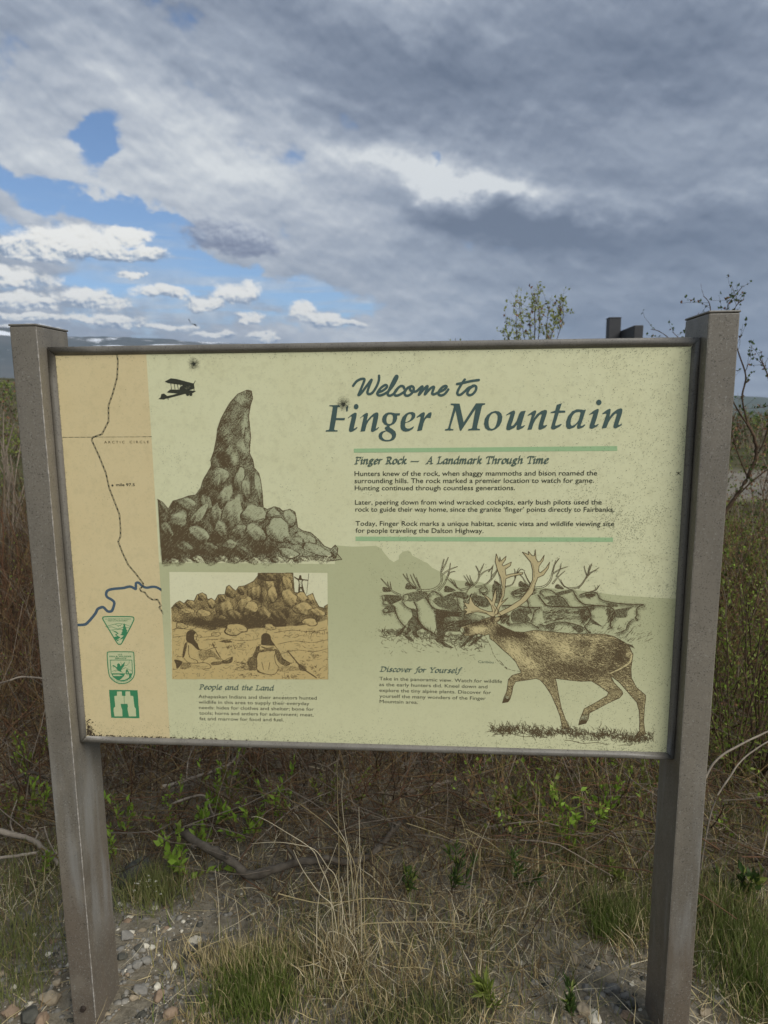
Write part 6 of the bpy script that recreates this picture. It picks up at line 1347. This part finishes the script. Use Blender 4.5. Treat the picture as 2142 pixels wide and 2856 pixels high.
for i, (px_, py_, hgt, lab) in enumerate(((2040, 2220, .62, 'tall leafy willow right of the right post, nearest of its group'), (2120, 2200, .70, 'leafy willow at the right edge of the picture'), (1990, 2050, .55, 'leafy willow just behind the right post'), (2090, 2000, .7, 'leafy willow behind the two at the right edge'))):
    leafy('leafy_willow', px_, py_, hgt, 12, 18, .023, .006, lab, 'shrub', mat=m_leaf2, stem=m_tw_dark, spread=.35, seed=300+i)
for i, (px_, y_, top, hw_, lab) in enumerate(((-10, 2.6, 1090, .3, 'tall grey-green willow at the left edge, farthest out'), (60, 3.1, 1150, .3, 'grey-green willow close behind the left post'), (25, 2.1, 1330, .25, 'reddish low willow in front of the two grey-green ones'))):
    q = on_plane_y(px_, 1400, y_); z_ = on_plane_y(px_, top, y_)[2]; zb_ = hz(q[0], y_)
    leafy('half_bare_willow', 0, 0, z_-zb_, 16, 14, .020, .005, lab, 'shrub', mat=m_leaf3 if i < 2 else m_leafred, stem=m_tw_grey if i < 2 else m_tw_red, spread=hw_, seed=340+i, base=(q[0], y_, zb_))
for i, (px_, y_, top, lab) in enumerate(((2090, 3.2, 1500, 'bushy willow in the middle distance right of the right post'), (2140, 4.2, 1420, 'bushy willow farther back at the right edge'), (2040, 4.8, 1400, 'bushy willow far back beside the right post'))):
    q = on_plane_y(px_, 1600, y_); z_ = on_plane_y(px_, top, y_)[2]; zb_ = hz(q[0], y_)
    leafy('leafy_willow', 0, 0, z_-zb_, 18, 24, .028, .008, lab, 'shrub', mat=m_leaf2, stem=m_tw_dark, spread=.4, seed=350+i, base=(q[0], y_, zb_))
# --- tall bare willow at the right, its twigs showing over the right post
def path3(pts, y): return [tuple(p) for p in px_path(pts, y)]
wb = np.array([on_plane_y(1975, 1475, 1.75)[0], 1.75, 0.0]); wb[2] = hz(wb[0], wb[1])
wil = empty('bare_willow', tuple(wb), 'tall half-bare willow with a leaning stem rising behind the right post', 'shrub')
def limb(pts, y, r0, r1, leafn, seed, lmat=m_leaf3, ll=.016, parent=wil, org=wb):
    g = np.random.default_rng(seed); P = np.array(crom(path3(pts, y), 5))
    tube_obj('branch', path3(pts, y), r0, r1, m_tw_dark, parent, 6, .08, seed, org)
    b = Bag([m_tw_dark, lmat, m_leafred]); m_ = max(3, leafn//5); i = g.integers(len(P)//4, len(P), m_)
    Pk = walk(P[i], dirs(m_, 1.0, g), g.uniform(.04, .13, m_), 5, .2, -.02, g); b.add(*tubes(Pk, np.full((m_, 5), r1*.6)*np.linspace(1, .5, 5)), 0)
    ii = g.integers(0, m_, leafn); jj = g.integers(1, 5, leafn); V_, F_, per = leaves(Pk[ii, jj]+g.normal(0, .003, (leafn, 3)), dirs(leafn, 1.1, g), g.uniform(.6, 1.1, leafn)*ll, g.uniform(.25, .4, leafn)*ll, g)
    b.add(V_, F_, per, np.where(g.random(leafn) < .85, 1, 2)); mobj('twigs', b.mesh('twigs', org), parent, kind='stuff')
trunk_pts = [(1975, 1475), (2010, 1440), (2050, 1390), (2085, 1330), (2108, 1275), (2105, 1225), (2085, 1180)]
P = [tuple(wb)]+path3(trunk_pts, 1.75)[0:]; tube_obj('trunk', P, .011, .006, m_tw_dark, wil, 7, .06, 5, wb)
limb([(2085, 1180), (2070, 1110), (2080, 1050), (2062, 990), (2045, 930), (2050, 860), (2075, 835)], 1.72, .004, .0018, 80, 401)
limb([(2108, 1275), (2135, 1220), (2150, 1130), (2142, 1050), (2120, 1000)], 1.80, .004, .002, 90, 402)
limb([(2095, 1200), (2050, 1130), (2020, 1060), (2010, 980), (2020, 900), (2030, 850)], 1.74, .0035, .0015, 70, 403)
limb([(2010, 980), (1985, 880), (1978, 845), (1962, 825)], 1.74, .0022, .0014, 22, 404)
limb([(2030, 850), (2045, 830), (2062, 810), (2070, 800)], 1.74, .0016, .0012, 14, 405)
limb([(2050, 1390), (2090, 1350), (2140, 1310), (2180, 1290)], 1.7, .004, .002, 70, 406)
limb([(2085, 1330), (2060, 1270), (2040, 1200), (2052, 1150)], 1.78, .003, .0015, 70, 407)
limb([(1985, 1470), (1935, 1300), (1900, 1100), (1890, 1000), (1870, 950), (1840, 925), (1815, 918)], 1.9, .003, .0015, 34, 408)
limb([(1900, 1000), (1895, 950), (1880, 930), (1875, 925)], 1.9, .002, .0012, 22, 409)
# --- birch sapling over the top rail
m_sap = col_mat('leaf_pale_new', (136, 148, 84), (176, 182, 122), 14, .6, trans=.5, spec=.3)
bb0 = np.array([on_plane_y(1490, 1200, 2.6)[0], 2.6, 0.0]); bb0[2] = hz(bb0[0], bb0[1])
sap = empty('birch_sapling', tuple(bb0), 'young birch with fresh yellow green leaves showing above the top rail', 'tree')
tube_obj('trunk', [tuple(bb0), tuple(on_plane_y(1486, 1500, 2.6)), tuple(on_plane_y(1490, 1100, 2.6)), tuple(on_plane_y(1492, 850, 2.6))], .010, .002, m_tw_dark, sap, 7, .05, 9, bb0)
for i, pts in enumerate(([(1490, 1080), (1500, 960), (1505, 880), (1492, 828)], [(1490, 1080), (1470, 980), (1455, 900), (1448, 850)], [(1488, 1100), (1450, 1000), (1440, 930), (1440, 870)], [(1490, 1050), (1530, 960), (1550, 900), (1568, 860)], [(1490, 1100), (1540, 980), (1565, 910), (1572, 868)], [(1490, 1100), (1520, 980), (1525, 910), (1530, 860)], [(1488, 1150), (1440, 1020), (1420, 950), (1412, 915)], [(1490, 1020), (1480, 930), (1478, 880), (1500, 830)])):
    limb(pts, 2.6+.1*math.sin(i*2), .0026, .0012, 105, 500+i, m_sap, .020, sap, bb0)
tw = np.array([on_plane_y(1272, 1200, 2.8)[0], 2.8, 0.0]); tw[2] = hz(tw[0], tw[1]); sp2 = empty('birch_seedling', tuple(tw), 'tip of a seedling just peeping over the middle of the top rail', 'tree')
limb([(1272, 1300), (1270, 1100), (1272, 1000), (1270, 944)], 2.8, .004, .0015, 60, 520, m_leaf2, .02, sp2, tw)

# --- second sign seen edge-on beyond this one
m_dk, _b = new_mat('dark_painted_metal', .6, .4); setc(_b, mixc(noi(geopos(), 30, 3, .6), lin(52, 54, 58), lin(70, 70, 70)))
Yd = 6.4; a_, b2 = on_plane_y(1695, 889, Yd), on_plane_y(1729, 889, Yd); c_ = on_plane_y(1752, 923, Yd)
ds = empty('distant_sign', (float(a_[0]+b2[0])/2, Yd, hz(a_[0], Yd)), 'dark sign seen edge-on, its post and board end rising above the top rail', 'sign')
off = Vector(ds.location)
def dsp(nm, bm): o = bm_obj(nm, bm, m_dk); o.parent = ds; o.matrix_parent_inverse = Matrix.Translation(-off); return o
hw = (b2[0]-a_[0])/2; xc = (a_[0]+b2[0])/2
dsp('post', box(xc-hw, xc+hw, Yd-.06, Yd+.06, -.4, a_[2], .006)); dsp('post_cap', box(xc-hw-.004, xc+hw+.004, Yd-.064, Yd+.064, a_[2], a_[2]+.008, .003))
dsp('board_frame', box(xc+hw+.001, c_[0], Yd-.55, Yd+.03, c_[2]-.9, c_[2], .008))
# --- bird
q = on_plane_y(533, 903, 38.0); bt = bmesh.new()
for vs in ([(0, .10, 0), (.06, 0, .03), (0, -.16, 0), (-.06, 0, .03)], [(.03, .04, .02), (.42, -.02, .20), (.70, -.16, .08), (.04, -.08, .02)], [(-.03, .04, .02), (-.34, .02, .30), (-.52, -.10, .34), (-.04, -.08, .02)]):
    vv = [bt.verts.new(p) for p in vs]; bt.faces.new(vv)
r_ = bmesh.ops.solidify(bt, geom=bt.faces[:], thickness=.02)
m_bird, _b = new_mat('bird_plumage', .8); setc(_b, lin(58, 58, 62)); o = bm_obj('bird', bt, m_bird); o.location = q; o.scale = (.55, .55, .55); o.rotation_euler = (.3, .5, .4); o['label'] = 'small dark bird flying high over the left part of the sign'; o['category'] = 'bird'

# --- stones that can be told apart
def stone(px_, py_, wpx, hpx, mat, label, seed, sink=.3, tall=.6):
    c_ = gpt(px_, py_+hpx*.3); s_ = np.linalg.norm(c_-CAM)/F_PX; g = np.random.default_rng(seed)
    bm = bmesh.new(); bmesh.ops.create_icosphere(bm, subdivisions=3, radius=1)
    for v in bm.verts:
        n_ = mnoise.noise(v.co*1.1+Vector((seed, 0, 0)))*.35+mnoise.noise(v.co*2.6+Vector((0, seed, 0)))*.14+mnoise.noise(v.co*7+Vector((0, seed, 3)))*.04; v.co *= 1+n_
        for k_ in range(3): # flat facets
            nrm = Vector(g.normal(0, 1, 3)).normalized() if False else None
    for k_ in range(5):
        nrm = Vector(g.normal(0, 1, 3)).normalized(); lim = g.uniform(.55, .85)
        for v in bm.verts:
            d_ = v.co.dot(nrm)
            if d_ > lim: v.co -= nrm*(d_-lim)*.85
    rx, ry, rz = wpx*s_*.5, hpx*s_*.62, max(wpx, hpx)*s_*.5*tall
    for v in bm.verts: v.co = Vector((v.co.x*rx, v.co.y*ry, v.co.z*rz))
    o = bm_obj('stone', bm, mat, None, False); o.location = (c_[0], c_[1], c_[2]+rz*(1-sink)*.6); o.rotation_euler = (g.normal(0, .12), g.normal(0, .12), g.uniform(-.6, .6))
    o['label'] = label; o['category'] = 'stone'; o['group'] = 'stones on the gravel round the posts'
SL = [(545, 2620, 26, 24, 2, 'cream white stone alone right of the left post'), (142, 2780, 48, 26, 1, 'long tan stone left of the foot of the left post'), (352, 2610, 36, 22, 0, 'light grey pitted stone right of the left post'), (410, 2676, 32, 18, 0, 'flat grey stone in the gravel right of the left post'),
      (384, 2690, 24, 16, 0, 'grey stone just left of the flat grey one'), (485, 2692, 14, 20, 2, 'slim white stone standing on end in the gravel'), (466, 2716, 20, 18, 0, 'small grey stone below the slim white one'), (390, 2764, 36, 22, 0, 'smooth grey stone low in the gravel beside the post foot'),
      (438, 2750, 18, 14, 2, 'small white crystalline stone up and right of the smooth grey stone'), (405, 2748, 16, 20, 0, 'upright grey chip above the smooth grey stone'), (478, 2826, 34, 26, 4, 'orange tan stone at the bottom edge left of the green tuft'), (137, 2658, 14, 13, 2, 'tiny cream stone left of the left post'), (160, 2736, 18, 18, 1, 'small buff stone above the long tan stone'),
      (388, 2640, 22, 14, 3, 'dark grey chip in the upper gravel'), (425, 2640, 16, 12, 2, 'pale chip beside the dark grey chip'), (85, 2830, 46, 34, 3, 'dark slab at the bottom left edge'), (118, 2836, 22, 40, 4, 'rusty brown upright chip at the bottom left'), (30, 2820, 36, 26, 4, 'rusty flat stone in the bottom left corner'),
      (340, 2668, 26, 14, 3, 'flat dark stone against the right side of the left post'), (60, 2700, 26, 18, 0, 'grey stone in the grass at the left edge'), (432, 2520, 20, 12, 0, 'small grey stone among grass blades under the brush'), (374, 2780, 20, 14, 1, 'buff chip next to the smooth grey stone'), (445, 2775, 26, 22, 4, 'pinkish stone below the white crystalline one'),
      (1707, 2757, 34, 24, 0, 'rounded grey stone left of the right post'), (1636, 2754, 26, 20, 0, 'grey stone left of the rounded grey one'), (1657, 2834, 34, 30, 2, 'pale blue grey stone at the bottom near the right post'), (1630, 2812, 38, 34, 1, 'brown split stone at the bottom left of the pale one'), (1762, 2743, 11, 10, 2, 'tiny white pebble beside the right post'),
      (1748, 2832, 26, 22, 4, 'reddish stone at the bottom beside the right post'), (1735, 2802, 24, 18, 3, 'dark stone above the reddish one'), (1658, 2682, 16, 16, 1, 'small buff pebble in the straw left of the right post'), (1648, 2696, 20, 12, 1, 'flat buff chip under the small buff pebble'), (1600, 2670, 18, 30, 1, 'standing buff splinter of rock in the straw'), (1782, 2842, 26, 18, 1, 'tan stone against the foot of the right post'),
      (1765, 2800, 20, 18, 3, 'black stone against the left side of the right post'), (1965, 2820, 30, 18, 1, 'tan stone right of the right post'), (2000, 2790, 26, 16, 0, 'grey stone in the straw right of the right post')]
for i, (a_, b_, c_, d_, m_, lab) in enumerate(SL): stone(a_, b_, c_, d_, m_stone[m_], lab, 900+i)
stone(386, 2432, 62, 76, m_stone[3], 'large dark mossy rock under the brush right of the left post', 990, .3, .9)
# --- little white flowers below the mossy rock
fb = gpt(415, 2500); fl = empty('white_flowers', tuple(fb), 'low plant with tiny white flowers in front of the dark mossy rock', 'flowers')
g = np.random.default_rng(61); n = 16; P = walk(np.tile(fb, (n, 1))+g.normal(0, .022, (n, 3))*np.array([1, .5, 0]), dirs(n, .3, g), g.uniform(.03, .06, n), 4, .1, 0, g); b = Bag([m_gr2]); b.add(*tubes(P, np.full((n, 4), .0006)), 0); mobj('stems', b.mesh('stems', fb), fl)
m_pet, _b = new_mat('white_petal', .6); setc(_b, lin(226, 224, 212)); b = Bag([m_pet]); tip = np.repeat(P[:, -1], 5, 0); a = np.tile(np.arange(5)*1.2566, n); V_, F_, per = leaves(tip, np.stack([np.cos(a), np.sin(a)*.6, np.full(len(a), .5)], 1), np.full(len(a), .0052), np.full(len(a), .0020), g); b.add(V_, F_, per, 0); mobj('petals', b.mesh('petals', fb), fl)
# ------------------------------------------------------------------ haze
bm = box(-4700, 4700, -4700, 4700, -230, 470); me = bpy.data.meshes.new('haze'); bm.to_mesh(me); bm.free()
m_hz = bpy.data.materials.new('haze_air'); m_hz.use_nodes = True; G.nt = m_hz.node_tree; G.nt.nodes.clear()
vol = nnew('ShaderNodeVolumePrincipled'); vol.inputs['Color'].default_value = (.62, .78, 1.0, 1); vol.inputs['Density'].default_value = .00016
lk(vol.outputs[0], nnew('ShaderNodeOutputMaterial').inputs['Volume']); me.materials.append(m_hz)
mobj('haze', me, kind='stuff')
